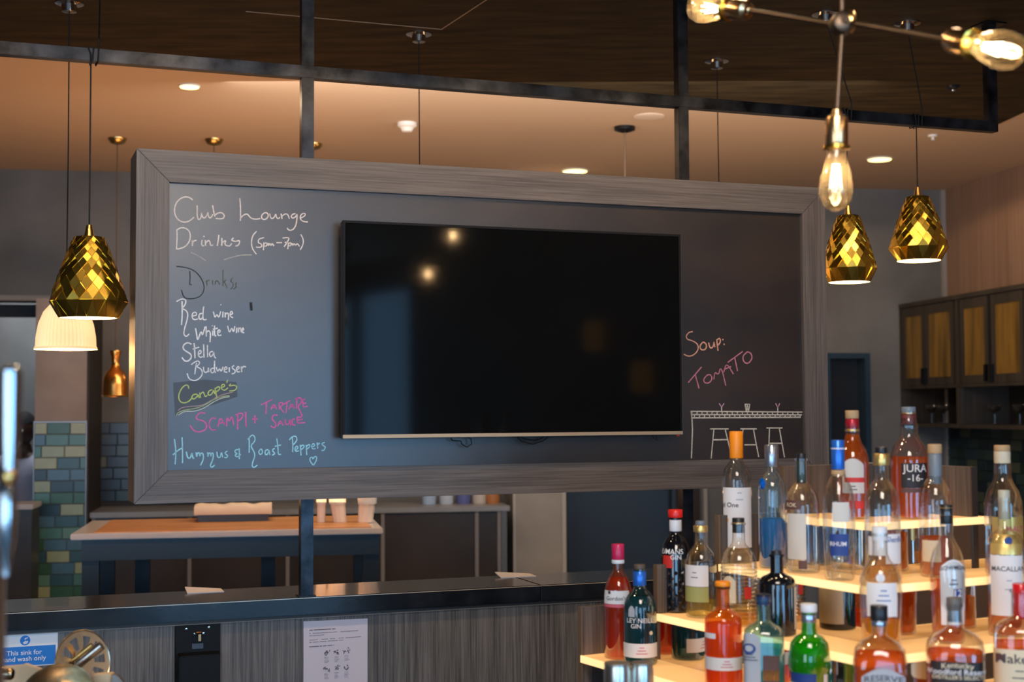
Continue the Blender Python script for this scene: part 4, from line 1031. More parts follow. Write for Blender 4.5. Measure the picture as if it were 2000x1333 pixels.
for i, (a, b) in enumerate(edges):
    if b > ca1: b = ca1
    b -= .003; zt_, zb_2 = ztop-.034, zdoor+.002
    fw_ = .055
    d_ = MB()
    wbox(d_, a, a+fw_*.8, OFF-.02, OFF, zb_2, zt_); wbox(d_, b-fw_*.8, b, OFF-.02, OFF, zb_2, zt_)
    wbox(d_, a+fw_*.8, b-fw_*.8, OFF-.02, OFF, zt_-fw_*1.2, zt_); wbox(d_, a+fw_*.8, b-fw_*.8, OFF-.02, OFF, zb_2, zb_2+fw_)
    dr = obj('door', d_, M_cab, cb)
    obj('glass_pane', wbox(MB(), a+fw_*.8, b-fw_*.8, OFF-.012, OFF-.007, zb_2+fw_, zt_-fw_*1.2), M_agl, dr)
    hx = (b-.018) if i % 2 == 0 else (a+.018)
    obj('handle', wbox(MB(), hx-.012, hx+.012, OFF, OFF+.02, zb_2+.01, zb_2+.12), M_black, dr)
# coupe glasses on the open shelf
M_cgl = thin_glass('clear_glassware', (.93, .95, .97), .05, .9)
for i, (px, lab) in enumerate(((1820, 'coupe glass furthest left on the open shelf'), (1843, 'coupe glass second from the left on the open shelf'), (1943, 'coupe glass just right of the shelf upright'), (1992, 'coupe glass at the right edge of the picture'))):
    x_, _z = pw(px, 815, OFF*.55)
    q = wm @ V((x_, OFF*.55*ysgn, zshelf))
    t = thing('coupe_glass', lab, 'glass', q, 0, 'coupe glasses on the open shelf')
    obj('bowl_and_stem', MB().lathe([(.036, 0), (.034, .003), (.005, .008), (.004, .07), (.012, .078), (.04, .10), (.048, .13), (.046, .131), (.038, .102), (.01, .082)], 24, cap=False), M_cgl, t, smooth=True)
# tiles below
zb3 = .9
gb = obj('splashback', wbox(MB(), .02, ca1, .0, .01, zb3, zshelf-.026), M_groutd); gb.matrix_world = wm; gb['kind'] = 'structure'
flip = wm @ Matrix.Diagonal((1, -ysgn, 1, 1))
tm_root = gb
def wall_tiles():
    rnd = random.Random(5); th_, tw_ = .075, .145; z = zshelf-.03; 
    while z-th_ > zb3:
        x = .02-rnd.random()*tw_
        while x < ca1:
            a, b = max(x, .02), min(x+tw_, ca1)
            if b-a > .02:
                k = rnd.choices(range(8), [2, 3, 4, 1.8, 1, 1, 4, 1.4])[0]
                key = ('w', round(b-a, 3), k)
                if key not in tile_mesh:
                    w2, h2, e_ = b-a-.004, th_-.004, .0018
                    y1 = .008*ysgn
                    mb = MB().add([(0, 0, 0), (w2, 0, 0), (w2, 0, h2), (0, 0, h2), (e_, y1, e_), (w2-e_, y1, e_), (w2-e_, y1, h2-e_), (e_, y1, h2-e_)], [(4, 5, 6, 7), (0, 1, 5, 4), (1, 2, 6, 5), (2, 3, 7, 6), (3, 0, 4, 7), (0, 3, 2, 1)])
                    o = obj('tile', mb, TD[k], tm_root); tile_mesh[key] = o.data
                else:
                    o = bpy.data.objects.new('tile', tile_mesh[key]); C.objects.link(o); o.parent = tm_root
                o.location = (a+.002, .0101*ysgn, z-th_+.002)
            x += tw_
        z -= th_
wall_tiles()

# ---------------------------------------------------------------- bar tap, close to the viewer
TY = 1.75
def tp(px, py, Y=TY): return P(px, py, Y)
tb0 = tp(4, 1330)
tap = thing('beer_tap', 'tall polished chrome tap lever out of focus at the left edge', 'beer tap', tb0)
zz = lambda py: tp(10, py).z-tb0.z
kx = TY/F
obj('lever', MB().lathe([(.0001, zz(714)), (12*kx, zz(716)), (20*kx, zz(724)), (21*kx, zz(745)), (19*kx, zz(850)), (15*kx, zz(918))], 28, c=(10*kx, 0, 0)), mat('tap_chrome', (.46, .49, .52), .16, 1.0), tap, smooth=True)
obj('collar', MB().lathe([(12*kx, zz(918)), (15*kx, zz(922)), (15*kx, zz(940)), (11*kx, zz(946))], 24, c=(9*kx, 0, 0)), M_brass2, tap, smooth=True)
obj('valve_body', MB().lathe([(11*kx, zz(946)), (17*kx, zz(965)), (19*kx, zz(1000)), (16*kx, zz(1060)), (9*kx, zz(1085)), (8*kx, zz(1125))], 24, c=(6*kx, 0, 0)), MATS['tap_chrome'], tap, smooth=True)
obj('column', MB().lathe([(26*kx, zz(1000)), (30*kx, zz(1050)), (30*kx, -.35), (48*kx, -.38), (48*kx, -.40)], 28, c=(-42*kx, .03, 0)), MATS['tap_chrome'], tap, smooth=True)
obj('spout_arm', MB().tube([V((-40*kx, .02, zz(1030))), V((-10*kx, .005, zz(1010))), V((4*kx, 0, zz(1010)))], 12*kx, 14), MATS['tap_chrome'], tap, smooth=True)
# bar counter carrying tap, strainers and bottle display
bz0 = tb0.z-.40

# ---------------------------------------------------------------- on the bar-back wall: sign, opener, notice
def wall_thing(name, label, cat, px, py, o=WO, group=None):
    s_, z_ = pb(px, py, o); t = thing(name, label, cat, BW(s_, o, z_), YAW, group); return t, s_, z_
t, s0, z0 = wall_thing('hand_wash_sign', 'white and blue sign reading This sink for hand wash only', 'sign', 113, 1300)
def L(px, py, o=WO): s_, z_ = pb(px, py, o); return (s_-s0, z_-z0)
M_signw = mat('sign_white', (.78, .74, .74), .4); M_signb = mat('sign_blue', (.0, .17, .56), .4)
xl, xr = L(-12, 1240)[0], L(113, 1240)[0]; zt_, zb_2 = L(60, 1238)[1], L(60, 1302)[1]
obj('plate', MB().box(xl, xr, -.003, 0, zb_2, zt_), M_signw, t, bevel=.001)
bl_, br_ = L(-6, 1280)[0], L(108.5, 1280)[0]; bt_, bb_ = L(60, 1262.5)[1], L(60, 1300)[1]
obj('blue_panel', MB().box(bl_, br_, -.0035, -.003, bb_, bt_), M_signb, t)
c0 = L(49, 1251.5)
obj('emblem', MB().lathe([(.0155, 0), (.0155, .0006)], 28, c=(c0[0], -.003, c0[1]), M=Matrix.Rotation(PI/2, 4, 'X')), M_signb, t)
mb = MB()
mb.add([(c0[0]+a*.0155, -.0040, c0[1]+b*.0155) for a, b in ((-.45, -.45), (-.2, -.75), (.3, -.7), (.62, -.3), (.5, -.05), (.2, -.15), (.0, .0), (-.12, -.2))], [tuple(range(8))])
mb.add([(c0[0]+a*.0155, -.0040, c0[1]+b*.0155) for a, b in ((-.15, .3), (.1, .55), (.55, .62), (.6, .45), (.25, .35), (.02, .12))], [tuple(range(6))])
obj('hand_symbol', mb, M_signw, t)
def flat_text(txt, width, cx, cz, y, mt, parent, name='lettering', bold=.012, shear=0):
    vs, fs = text_mesh(txt, 1.0, bold)
    x0 = min(v[0] for v in vs); x1 = max(v[0] for v in vs); z0_ = min(v[1] for v in vs); z1_ = max(v[1] for v in vs)
    k_ = width/(x1-x0)
    return obj(name, MB().add([((v[0]-(x0+x1)/2)*k_+cx, y, (v[1]-(z0_+z1_)/2)*k_+cz) for v in vs], fs), mt, parent)
a = L(47.5, 1275); w_ = L(82, 1275)[0]-L(13, 1275)[0]
flat_text('This sink for', w_, a[0], a[1], -.0042, M_signw, t, bold=.008)
a = L(47, 1288.5); w_ = L(90, 1288)[0]-L(4, 1288)[0]
flat_text('hand wash only', w_, a[0], a[1], -.0042, M_signw, t, bold=.008)

t, s0, z0 = wall_thing('bottle_opener', 'black wall-mounted bottle opener box with cap catcher and silver screws', 'bottle opener', 390, 1345)
xl, xr = L(343, 1260, WO-.03)[0], L(432, 1260, WO-.03)[0]; zt_ = L(390, 1221, WO-.03)[1]
M_op = mat('black_plastic', (.006, .006, .006), .5, spec=.2)
mb = MB(); ya, yb_ = -.005, -.075
mb.add([(xl, 0, 0), (xr, 0, 0), (xr, 0, zt_), (xl, 0, zt_), (xl+.006, ya-.008, 0), (xr, ya-.008, 0), (xr, ya-.008, zt_), (xl, ya-.008, zt_)], [(4, 5, 6, 7), (0, 1, 5, 4), (1, 2, 6, 5), (2, 3, 7, 6), (3, 0, 4, 7), (0, 3, 2, 1)])
obj('back_plate', mb, M_op, t, bevel=.002)
zc = L(390, 1275, WO-.03)[1]
mb = MB().add([(xl+.008, -.0135, -.25), (xr-.003, -.0135, -.25), (xr-.003, -.0135, zc), (xl+.008, -.0135, zc), (xl+.012, -.06, -.25), (xr-.006, -.06, -.25), (xr-.006, -.055, zc-.006), (xl+.010, -.055, zc-.006)], [(4, 5, 6, 7), (0, 1, 5, 4), (1, 2, 6, 5), (2, 3, 7, 6), (3, 0, 4, 7), (0, 3, 2, 1)])
obj('cap_catcher', mb, M_op, t, bevel=.003)
yo = -.0135
c0 = L(387, 1245, WO+yo)
Mx = Matrix.Rotation(PI/2, 4, 'X')
obj('opener_cup', MB().lathe([(.019, 0), (.019, .006), (.012, .006), (.012, .001)], 24, c=(c0[0], yo, c0[1]), M=Mx), M_op, t, smooth=True)
obj('opener_claw', MB().tube([(c0[0]-.014, yo-.003, c0[1]+.012), (c0[0]-.006, yo-.012, c0[1]+.017), (c0[0]+.006, yo-.012, c0[1]+.017), (c0[0]+.014, yo-.003, c0[1]+.012)], .0032, 8).box(c0[0]-.001, c0[0]+.008, yo-.012, yo-.002, c0[1]-.012, c0[1]+.010), mat('bronze_claw', (.50, .26, .12), .3, 1.0), t, smooth=True)
for q in ((364, 1229), (408, 1226), (380, 1238), (397, 1237)):
    c_ = L(*q, WO+yo); obj('screw', MB().lathe([(.0042, 0), (.0036, .003), (.001, .0035)], 12, c=(c_[0], yo-(.006 if q[1] > 1230 else 0), c_[1]), M=Mx), M_chrome, t, smooth=True)
c_ = L(386, 1263, WO+yo); obj('badge', MB().box(c_[0]-.018, c_[0]+.018, yo-.0012, yo, c_[1]-.008, c_[1]+.009), mat('dark_blue_grey_badge', (.05, .065, .09), .4), t)

t, s0, z0 = wall_thing('notice_sheet', 'white printed notice sheet taped to the bar-back wall', 'notice', 655, 1345)
xl, xr = L(592.5, 1260)[0], L(717.5, 1260)[0]; zt1, zt2 = L(593, 1214.5)[1], L(717, 1208.5)[1]
vs = []; nx_, nz_ = 8, 8
for i in range(nx_+1):
    for k in range(nz_+1):
        u_, v_ = i/nx_, k/nz_; vs.append((xl+(xr-xl)*u_, -.0012-.0016*math.sin(u_*5+v_*3)**2, -.05+(zt1+(zt2-zt1)*u_+.05)*v_))
fs = [(i*(nz_+1)+k, (i+1)*(nz_+1)+k, (i+1)*(nz_+1)+k+1, i*(nz_+1)+k+1) for i in range(nx_) for k in range(nz_)]
obj('sheet', MB().add(vs, fs), mat('lilac_white_paper', (.60, .54, .60), .8), t, smooth=2)
M_ink = mat('grey_ink', (.14, .12, .14), .8)
mb = MB()
rnd = random.Random(4)
def inkline(x0, y0, x1, y1, wd=.0022, dash=True):
    n = 30 if dash else 1; 
    for i in range(n):
        a, b = i/n, (i+(.78 if dash else 1))/n
        if dash and rnd.random() < .1: continue
        p_, q_ = L(x0+(x1-x0)*a, y0+(y1-y0)*a), L(x0+(x1-x0)*b, y0+(y1-y0)*b); mb.ribbon([p_, q_], wd, -.0032)
for ln4, wd in (((604, 1231.5, 655, 1228.5), .0034), ((604, 1238, 700, 1232), .0018), ((604, 1242.5, 633, 1240.5), .0018), ((604, 1251, 705, 1244), .0018), ((604, 1255.5, 671, 1250.5), .0018), ((604, 1264, 654, 1260.5), .003)): inkline(*ln4, wd)
obj('printed_lines', mb, M_ink, t)
mb = MB()
for gy, gx in ((1276, 638), (1274, 658), (1272, 677), (1307, 638), (1305.5, 658), (1304, 677)):
    for i in range(9):
        x_, y_ = gx+rnd.uniform(-5.5, 4.5), gy+rnd.uniform(-5.5, 4.5)
        pts = [L(x_+rnd.uniform(-3, 3), y_+rnd.uniform(-3, 3)) for _ in range(3)]; mb.ribbon(pts, .0022, -.0033)
    for i in range(5):
        inkline(gx-5, gy+9+i*2.6, gx+rnd.uniform(1, 5), gy+8.5+i*2.6, .0012)
obj('pictograms', mb, M_ink, t)

# ---------------------------------------------------------------- steel bar tools at the bottom left
BY = 3.35
def bp_(px, py, Y=BY): return P(px, py, Y)
kb = BY/F
M_gst = mat('gold_lit_steel', (.52, .41, .28), .24, 1.0, noise=.08, nscale=3, stretch=(30, 30, 1))
q = bp_(110, 1420, BY)
bw = thing('mixing_bowl', 'upturned-edged steel mixing bowl in front of the sink sign', 'bowl', q)
rimz = bp_(110, 1374).z-q.z; rr = 76*kb
Mt = Matrix.Translation((0, 0, rimz)) @ Matrix.Rotation(R(62), 4, 'X')
obj('bowl', MB().lathe([(.02, -.098), (rr*.55, -.09), (rr*.85, -.055), (rr*.98, -.008), (rr*1.03, 0), (rr*1.03, .002), (rr*.96, -.006), (rr*.83, -.05), (rr*.5, -.083), (.001, -.09)], 48, M=Mt, cap=False), M_gst, bw, smooth=True)
# round slotted strainer leaning behind it
sc0 = bp_(162, 1295, BY+.14)
ts = thing('cocktail_strainer', 'round slotted steel strainer with tubular handle leaning behind the bowl', 'strainer', V((sc0.x, sc0.y, q.z)))
Rr_ = 64*kb
nrm = (V((.78, -.60, .16))).normalized(); ax = V((-.55, 0, .83)); ax = (ax-nrm*ax.dot(nrm)).normalized(); ay = nrm.cross(ax)
def SP(a, b, c=0): return V((0, 0, sc0.z-q.z))+ax*a*Rr_+ay*b*Rr_+nrm*c
def plate(outline_holes):
    pass
bm = bmesh.new()
seg = 48
ringo = [(1.25*math.cos(2*PI*k/seg), math.sin(2*PI*k/seg)) for k in range(seg)]
slots = []
for k in range(10):
    a0 = 2*PI*k/10; slots.append([(a0-.16, .55), (a0+.16, .55), (a0+.20, .82), (a0, .90), (a0-.20, .82)])
# build as solid sectors between slots: outer rim, hub ring and spokes
mb = MB()
def quadplate(poly):
    n = len(poly); vs = [SP(a, b, .0006) for a, b in poly]+[SP(a, b, -.0006) for a, b in poly]
    mb.add(vs, [tuple(range(n)), tuple(range(n, 2*n))[::-1]]+[(i, (i+1) % n, n+(i+1) % n, n+i) for i in range(n)])
def pol(a, r): return (r*math.cos(a), r*math.sin(a))
for k in range(40):
    a0, a1 = 2*PI*k/40, 2*PI*(k+1)/40
    quadplate([pol(a0, .82), pol(a0, 1), pol(a1, 1), pol(a1, .82)]); quadplate([pol(a0, .0), pol(a0, .42), pol(a1, .42)])
for k in range(10):
    a0 = 2*PI*(k+.5)/10; quadplate([pol(a0-.16, .42), pol(a0-.14, .84), pol(a0+.14, .84), pol(a0+.16, .42)])
obj('slotted_plate', mb, M_gst, ts)
obj('rim', MB().tube([SP(math.cos(2*PI*k/40), math.sin(2*PI*k/40)) for k in range(41)], .0022, 8, cap=False), M_gst, ts, smooth=True)
hA = V((0, 0, bp_(172, 1277).z-q.z))+V((bp_(172, 1277).x-sc0.x, -.03, 0)); hB = V((0, 0, bp_(128, 1312).z-q.z))+V((bp_(128, 1312).x-sc0.x, -.03, 0))
obj('handle', MB().tube([hA, hB+(hB-hA)*.1], 9*kb, 20), M_steel, ts, smooth=True)
obj('handle', MB().tube([hA+V((-.026, .01, .0)), hB+(hB-hA)*.1+V((-.026, .01, 0))], 5*kb, 14), M_brass2, ts, smooth=True)
q2 = bp_(-12, 1316, 3.3)
t = thing('jigger', 'dark shiny metal tube lying on the wooden board at the left edge', 'jigger', q2)
obj('tube', MB().lathe([(10*kb, -.05), (11.5*kb, 0), (11.5*kb, 34*kb), (9*kb, 37*kb), (8*kb, 20*kb)], 24, M=align(V((1, 0, -.05)), V((0, 0, 0))), cap=False), mat('dark_gold_metal', (.35, .24, .14), .18, 1.0), t, smooth=True)
qa = bp_(40, 1345, 3.48)
t = thing('wooden_board', 'pale wooden board propped behind the bowl under the sink sign', 'chopping board', qa)
f_ = lambda px, py: (bp_(px, py, 3.48).x-qa.x, bp_(px, py, 3.48).z-qa.z)
poly = [f_(-20, 1420), f_(-20, 1304), f_(42, 1300), f_(50, 1297), f_(76, 1306), f_(120, 1330), f_(190, 1420)]
obj('board', MB().prism(poly[::-1], 0, .012, axis=1), mat('pale_board_wood', (.70, .50, .30), .6, noise=.12, nscale=6), t, bevel=.002)
qa = bp_(205, 1345, 3.42)
t = thing('wooden_block', 'small pale wooden block behind the strainer', 'block', qa)
f_ = lambda px, py: (bp_(px, py, 3.42).x-qa.x, bp_(px, py, 3.42).z-qa.z)
obj('block', MB().prism([f_(182, 1420), f_(217, 1420), f_(217, 1317), f_(182, 1319)], 0, .03, axis=1), MATS['pale_board_wood'], t, bevel=.002)
qa = bp_(228, 1345, 3.40)
t = thing('grey_scoop', 'grey metal scoop corner beside the wooden block', 'scoop', qa)
f_ = lambda px, py: (bp_(px, py, 3.40).x-qa.x, bp_(px, py, 3.40).z-qa.z)
obj('scoop', MB().prism([f_(218, 1420), f_(250, 1420), f_(240, 1334), f_(228, 1320), f_(218, 1318)], 0, .02, axis=1), mat('grey_metal', (.22, .20, .18), .4, .7), t, bevel=.002)

# ---------------------------------------------------------------- stepped, lit bottle display
UD = R(29); U = V((math.cos(UD), math.sin(UD), 0)); Wv = V((-math.sin(UD), math.cos(UD), 0))
STEP = .14
ZK = [EYE-.66, EYE-.54, EYE-.41, EYE-.28]               # tier heights, lowest first
CK = [V((.706, 2.87, 0)), V((.7607, 3.06, 0)), V((.8153, 3.25, 0)), V((.870, 3.44, 0))]
TL = [1.08, .783, .558, .32]                            # left wing lengths
TR = [1.2, 1.0, .75, .40]                               # right wing lengths
dsp = thing('bottle_display', 'stepped corner bottle display with four glowing warm shelves and dark ribbed wood ends', 'display stand', (CK[0].x, CK[0].y, 0), UD)
dmi = (Matrix.Translation((CK[0].x, CK[0].y, 0)) @ Matrix.Rotation(UD, 4, 'Z')).inverted()
M_shelf = mat('lit_shelf_acrylic', (.8, .52, .26), .35, emit=(1, .50, .15), es=.55)
M_edge = mat('lit_shelf_edge', (.9, .72, .45), .3, emit=(1, .62, .24), es=1.1)
M_mirror = mat('smoked_mirror', (.70, .64, .58), .04, 1.0)
M_dwood = wood('ribbed_display_wood', (.055, .042, .034), (.17, .13, .105), 2, .45, scale=90)
M_dedge = mat('brown_edge_band', (.16, .10, .06), .5)
for k in range(4):
    c = dmi @ CK[k]; z = ZK[k]; c = V((c.x, c.y, 0))
    a, b = TL[k], TR[k]; s_ = STEP+.004 if k < 3 else .15
    # L-shaped slab in local coordinates (x along right wing, y along left wing)
    poly = [(c.x, c.y), (c.x+b, c.y), (c.x+b, c.y+s_), (c.x+s_, c.y+s_), (c.x+s_, c.y+a), (c.x, c.y+a)]
    sh = obj('shelf', MB().prism(poly, z-.016, z), M_shelf, dsp)
    mb = MB().box(c.x-.004, c.x, c.y-.004, c.y+a, z-.018, z+.0005).box(c.x, c.x+b, c.y-.004, c.y, z-.018, z+.0005)
    obj('lit_edge', mb, M_edge, sh)
    # riser (mirror) behind the shelf up to the next
    if k < 3:
        z2 = ZK[k+1]-.018
        mb = MB().box(c.x+s_, c.x+s_+.006, c.y+s_, c.y+TL[k+1]+s_, z+.0005, z2).box(c.x+s_+.006, c.x+b, c.y+s_, c.y+s_+.006, z+.0005, z2)
        obj('mirror_riser', mb, M_mirror, dsp)
    # wooden end board at the left end of each tier
    zt_ = z+.128
    lx = .55 if k < 3 else .42
    eb_ = obj('end_board', MB().box(c.x+.004, c.x+lx, c.y+a+.001, c.y+a+.019, z-.25 if k else 0, zt_), M_dwood, dsp)
    obj('edge_band', MB().box(c.x-.0, c.x+.004, c.y+a+.001, c.y+a+.019, z-.25 if k else 0, zt_), M_dedge, eb_)
c = dmi @ CK[3]
xr_ = c.x+.155+.24
xr_ = (dmi @ ph(1924, 1013, ZK[3])).x
eb_ = obj('end_board', MB().box(xr_, xr_+.018, c.y+.004, c.y+.50, .3, ZK[3]+.128), M_dwood, dsp)
obj('edge_band', MB().box(xr_, xr_+.018, c.y, c.y+.004, .3, ZK[3]+.128), mat('dark_edge_band', (.035, .028, .025), .4), eb_)
c0 = dmi @ CK[0]
mb = MB().box(c0.x+.02, c0.x+1.2, c0.y+.02, c0.y+.10, .02, ZK[0]-.017).box(c0.x+.02, c0.x+.10, c0.y+.10, c0.y+1.06, .02, ZK[0]-.017)
obj('plinth', mb, mat('dark_metal_plinth', (.05, .05, .06), .3, .6), dsp)
for k in range(3):
    c = dmi @ CK[k]
    light_z = ZK[k]

# ---- bottles
GL = {
 'clear': thin_glass('clear_bottle_glass', (.95, .96, .95), .03, .8, .02, (1, .9, .75)),
 'teal': thin_glass('teal_bottle_glass', (.32, .55, .60), .04, .8, .10, (.10, .30, .36)),
 'aqua': thin_glass('aqua_bottle_glass', (.60, .90, .93), .04, .8, .12, (.45, .85, .9)),
 'orange': thin_glass('orange_bottle_glass', (1.0, .60, .26), .05, .45, .25, (1, .34, .02)),
 'rose': thin_glass('rose_bottle_glass', (.98, .70, .55), .05, .8, .10, (1, .3, .12)),
 'green': thin_glass('green_bottle_glass', (.20, .75, .08), .05, .8, .22, (.08, .7, .02)),
 'black': mat('black_bottle_glass', (.006, .006, .008), .08, spec=.8),
 'blue': thin_glass('blue_tint_glass', (.80, .92, .98), .03, .85, .08, (.7, .9, 1)),
}
def liquid(name, col, haze=.38):
    return thin_glass(name, tuple(c**.7 for c in col), .05, .10, haze, col)
LQ = {'amber': liquid('amber_liquid', (1.0, .56, .03), .6), 'deep': liquid('deep_amber_liquid', (.95, .27, .003), .48), 'gold': liquid('golden_liquid', (1.0, .62, .10), .5),
      'yellow': liquid('pale_yellow_liquid', (.95, .85, .35), .25), 'water': liquid('clear_liquid', (.93, .95, .96), .05), 'blue': liquid('bright_blue_liquid', (.04, .50, 1.0), .55),
      'red': liquid('rose_liquid', (.95, .20, .04), .5), 'orange': liquid('orange_liquid', (1.0, .31, .005), .6), 'teal': liquid('teal_liquid', (.20, .55, .62)), 'green': liquid('green_liquid', (.12, .85, .02), .5),
      'aqua': liquid('aqua_liquid', (.10, .70, .75), .5)}
# profiles: (radius fraction, height fraction) from base to lip (cap sits on top)
PF = {
 'tall': [(.90, 0), (1, .015), (1, .60), (.97, .66), (.80, .72), (.50, .765), (.38, .79), (.36, .93), (.40, .935), (.40, .955)],
 'round': [(.90, 0), (1, .015), (1, .52), (.97, .59), (.84, .665), (.60, .72), (.42, .75), (.36, .78), (.34, .93), (.40, .935), (.40, .955)],
 'square': [(.92, 0), (1, .015), (1, .60), (.96, .655), (.78, .69), (.48, .72), (.36, .74), (.34, .92), (.40, .925), (.40, .95)],
 'whisky': [(.90, 0), (1, .015), (1, .50), (.98, .56), (.84, .64), (.58, .70), (.44, .76), (.46, .82), (.40, .88), (.34, .93), (.38, .935), (.38, .955)],
 'flat': [(.92, 0), (1, .015), (1, .46), (1.02, .55), (.94, .64), (.70, .70), (.40, .735), (.27, .76), (.25, .92), (.29, .925), (.29, .95)],
 'bell': [(.86, 0), (.90, .02), (.90, .36), (1.03, .40), (1.0, .50), (.90, .63), (.66, .69), (.38, .72), (.34, .78), (.34, .90), (.38, .905), (.38, .93)],
 'drop': [(.80, 0), (.88, .02), (.96, .30), (1, .48), (.95, .58), (.76, .67), (.48, .73), (.36, .78), (.34, .92), (.38, .925), (.38, .95)],
}
def prof_r(pf, z):
    for (r0, z0), (r1, z1) in zip(pf, pf[1:]):
        if z0 <= z <= z1: return r0+(r1-r0)*(z-z0)/max(1e-6, z1-z0)
    return pf[-1][0]
def sqr(th, q):
    a, b = abs(math.cos(th)), abs(math.sin(th)); g = 1/((a**6+b**6)**(1/6)); return 1+(g-1)*q
def patch(r, h, pf, sq, a0, a1, z0, z1, off=1.015, na=14, arch=0.0, nz=1):
    vs = []; 
    for k in range(nz+1):
        for i in range(na+1):
            u = i/na; th = a0+(a1-a0)*u
            z = z0+(z1-z0)*k/nz
            if k == nz and arch: z += arch*(1-(2*u-1)**2)
            rr = r*prof_r(pf, z)*sqr(th, sq)*off+.0004
            vs.append((rr*math.cos(th), rr*math.sin(th), z*h))
    m_ = na+1
    return MB().add(vs, [(k*m_+i, k*m_+i+1, (k+1)*m_+i+1, (k+1)*m_+i) for k in range(nz) for i in range(na)])
def wrap_text(txt, r, h, pf, sq, ac, zc, width, bold=.01, off=1.03, arch=0.0):
    vs, fs = text_mesh(txt, 1.0, bold)
    x0 = min(v[0] for v in vs); x1 = max(v[0] for v in vs); z0 = min(v[1] for v in vs); z1 = max(v[1] for v in vs)
    k_ = width/(x1-x0); out = []
    for v in vs:
        dx = (v[0]-(x0+x1)/2)*k_; th = ac+dx/r
        z = zc*h+(v[1]-(z0+z1)/2)*k_ - arch*(dx/width*2)**2
        rr = r*prof_r(pf, min(.99, max(0, z/h)))*sqr(th, sq)*off+.0006
        out.append((rr*math.cos(th), rr*math.sin(th), z))
    return MB().add(out, fs)
def tier_pos(px, k, inset=.068, wing=None):
    """where the view column px meets the middle line of tier k (left wing first, then right wing)"""
    r = ray(px, 1100); r = V((r.x, r.y, 0)).normalized()
    best = None
    for wg, dv, ov in (('l', Wv, U), ('r', U, Wv)):
        if wing and wg != wing: continue
        o = CK[k]+ov*inset
        # CAM + r t = o + dv s
        det = r.x*(-dv.y)+dv.x*r.y
        t = (o.x*(-dv.y)+dv.x*o.y)/det
        s = (r.x*o.y-r.y*o.x)/det
        p = V((r.x*t, r.y*t, ZK[k]))
        if s > -.02: return p
        best = p
    return best
FACE = math.radians(-90)
M_lab = {'white': mat('label_white', (.78, .74, .72), .6), 'cream': mat('label_cream', (.75, .62, .42), .6), 'black': mat('label_black', (.02, .015, .015), .5), 'navy': mat('label_navy', (.02, .05, .22), .45),
         'red': mat('label_red', (.6, .03, .02), .5), 'pale': mat('label_pale', (.62, .58, .52), .6), 'brown': mat('label_brown', (.11, .05, .04), .55), 'olive': mat('label_olive', (.36, .36, .12), .6), 'orange': mat('label_orange', (.8, .30, .03), .5), 'gold': mat('label_gold', (.75, .5, .15), .35, .6), 'grey': mat('label_grey', (.42, .42, .44), .5), 'ink': mat('label_ink', (.06, .05, .06), .6), 'blueink': mat('label_blue_ink', (.06, .12, .35), .6), 'pink': mat('label_pink_seal', (.65, .12, .16), .6), 'blue': mat('label_blue', (.02, .16, .60), .4)}
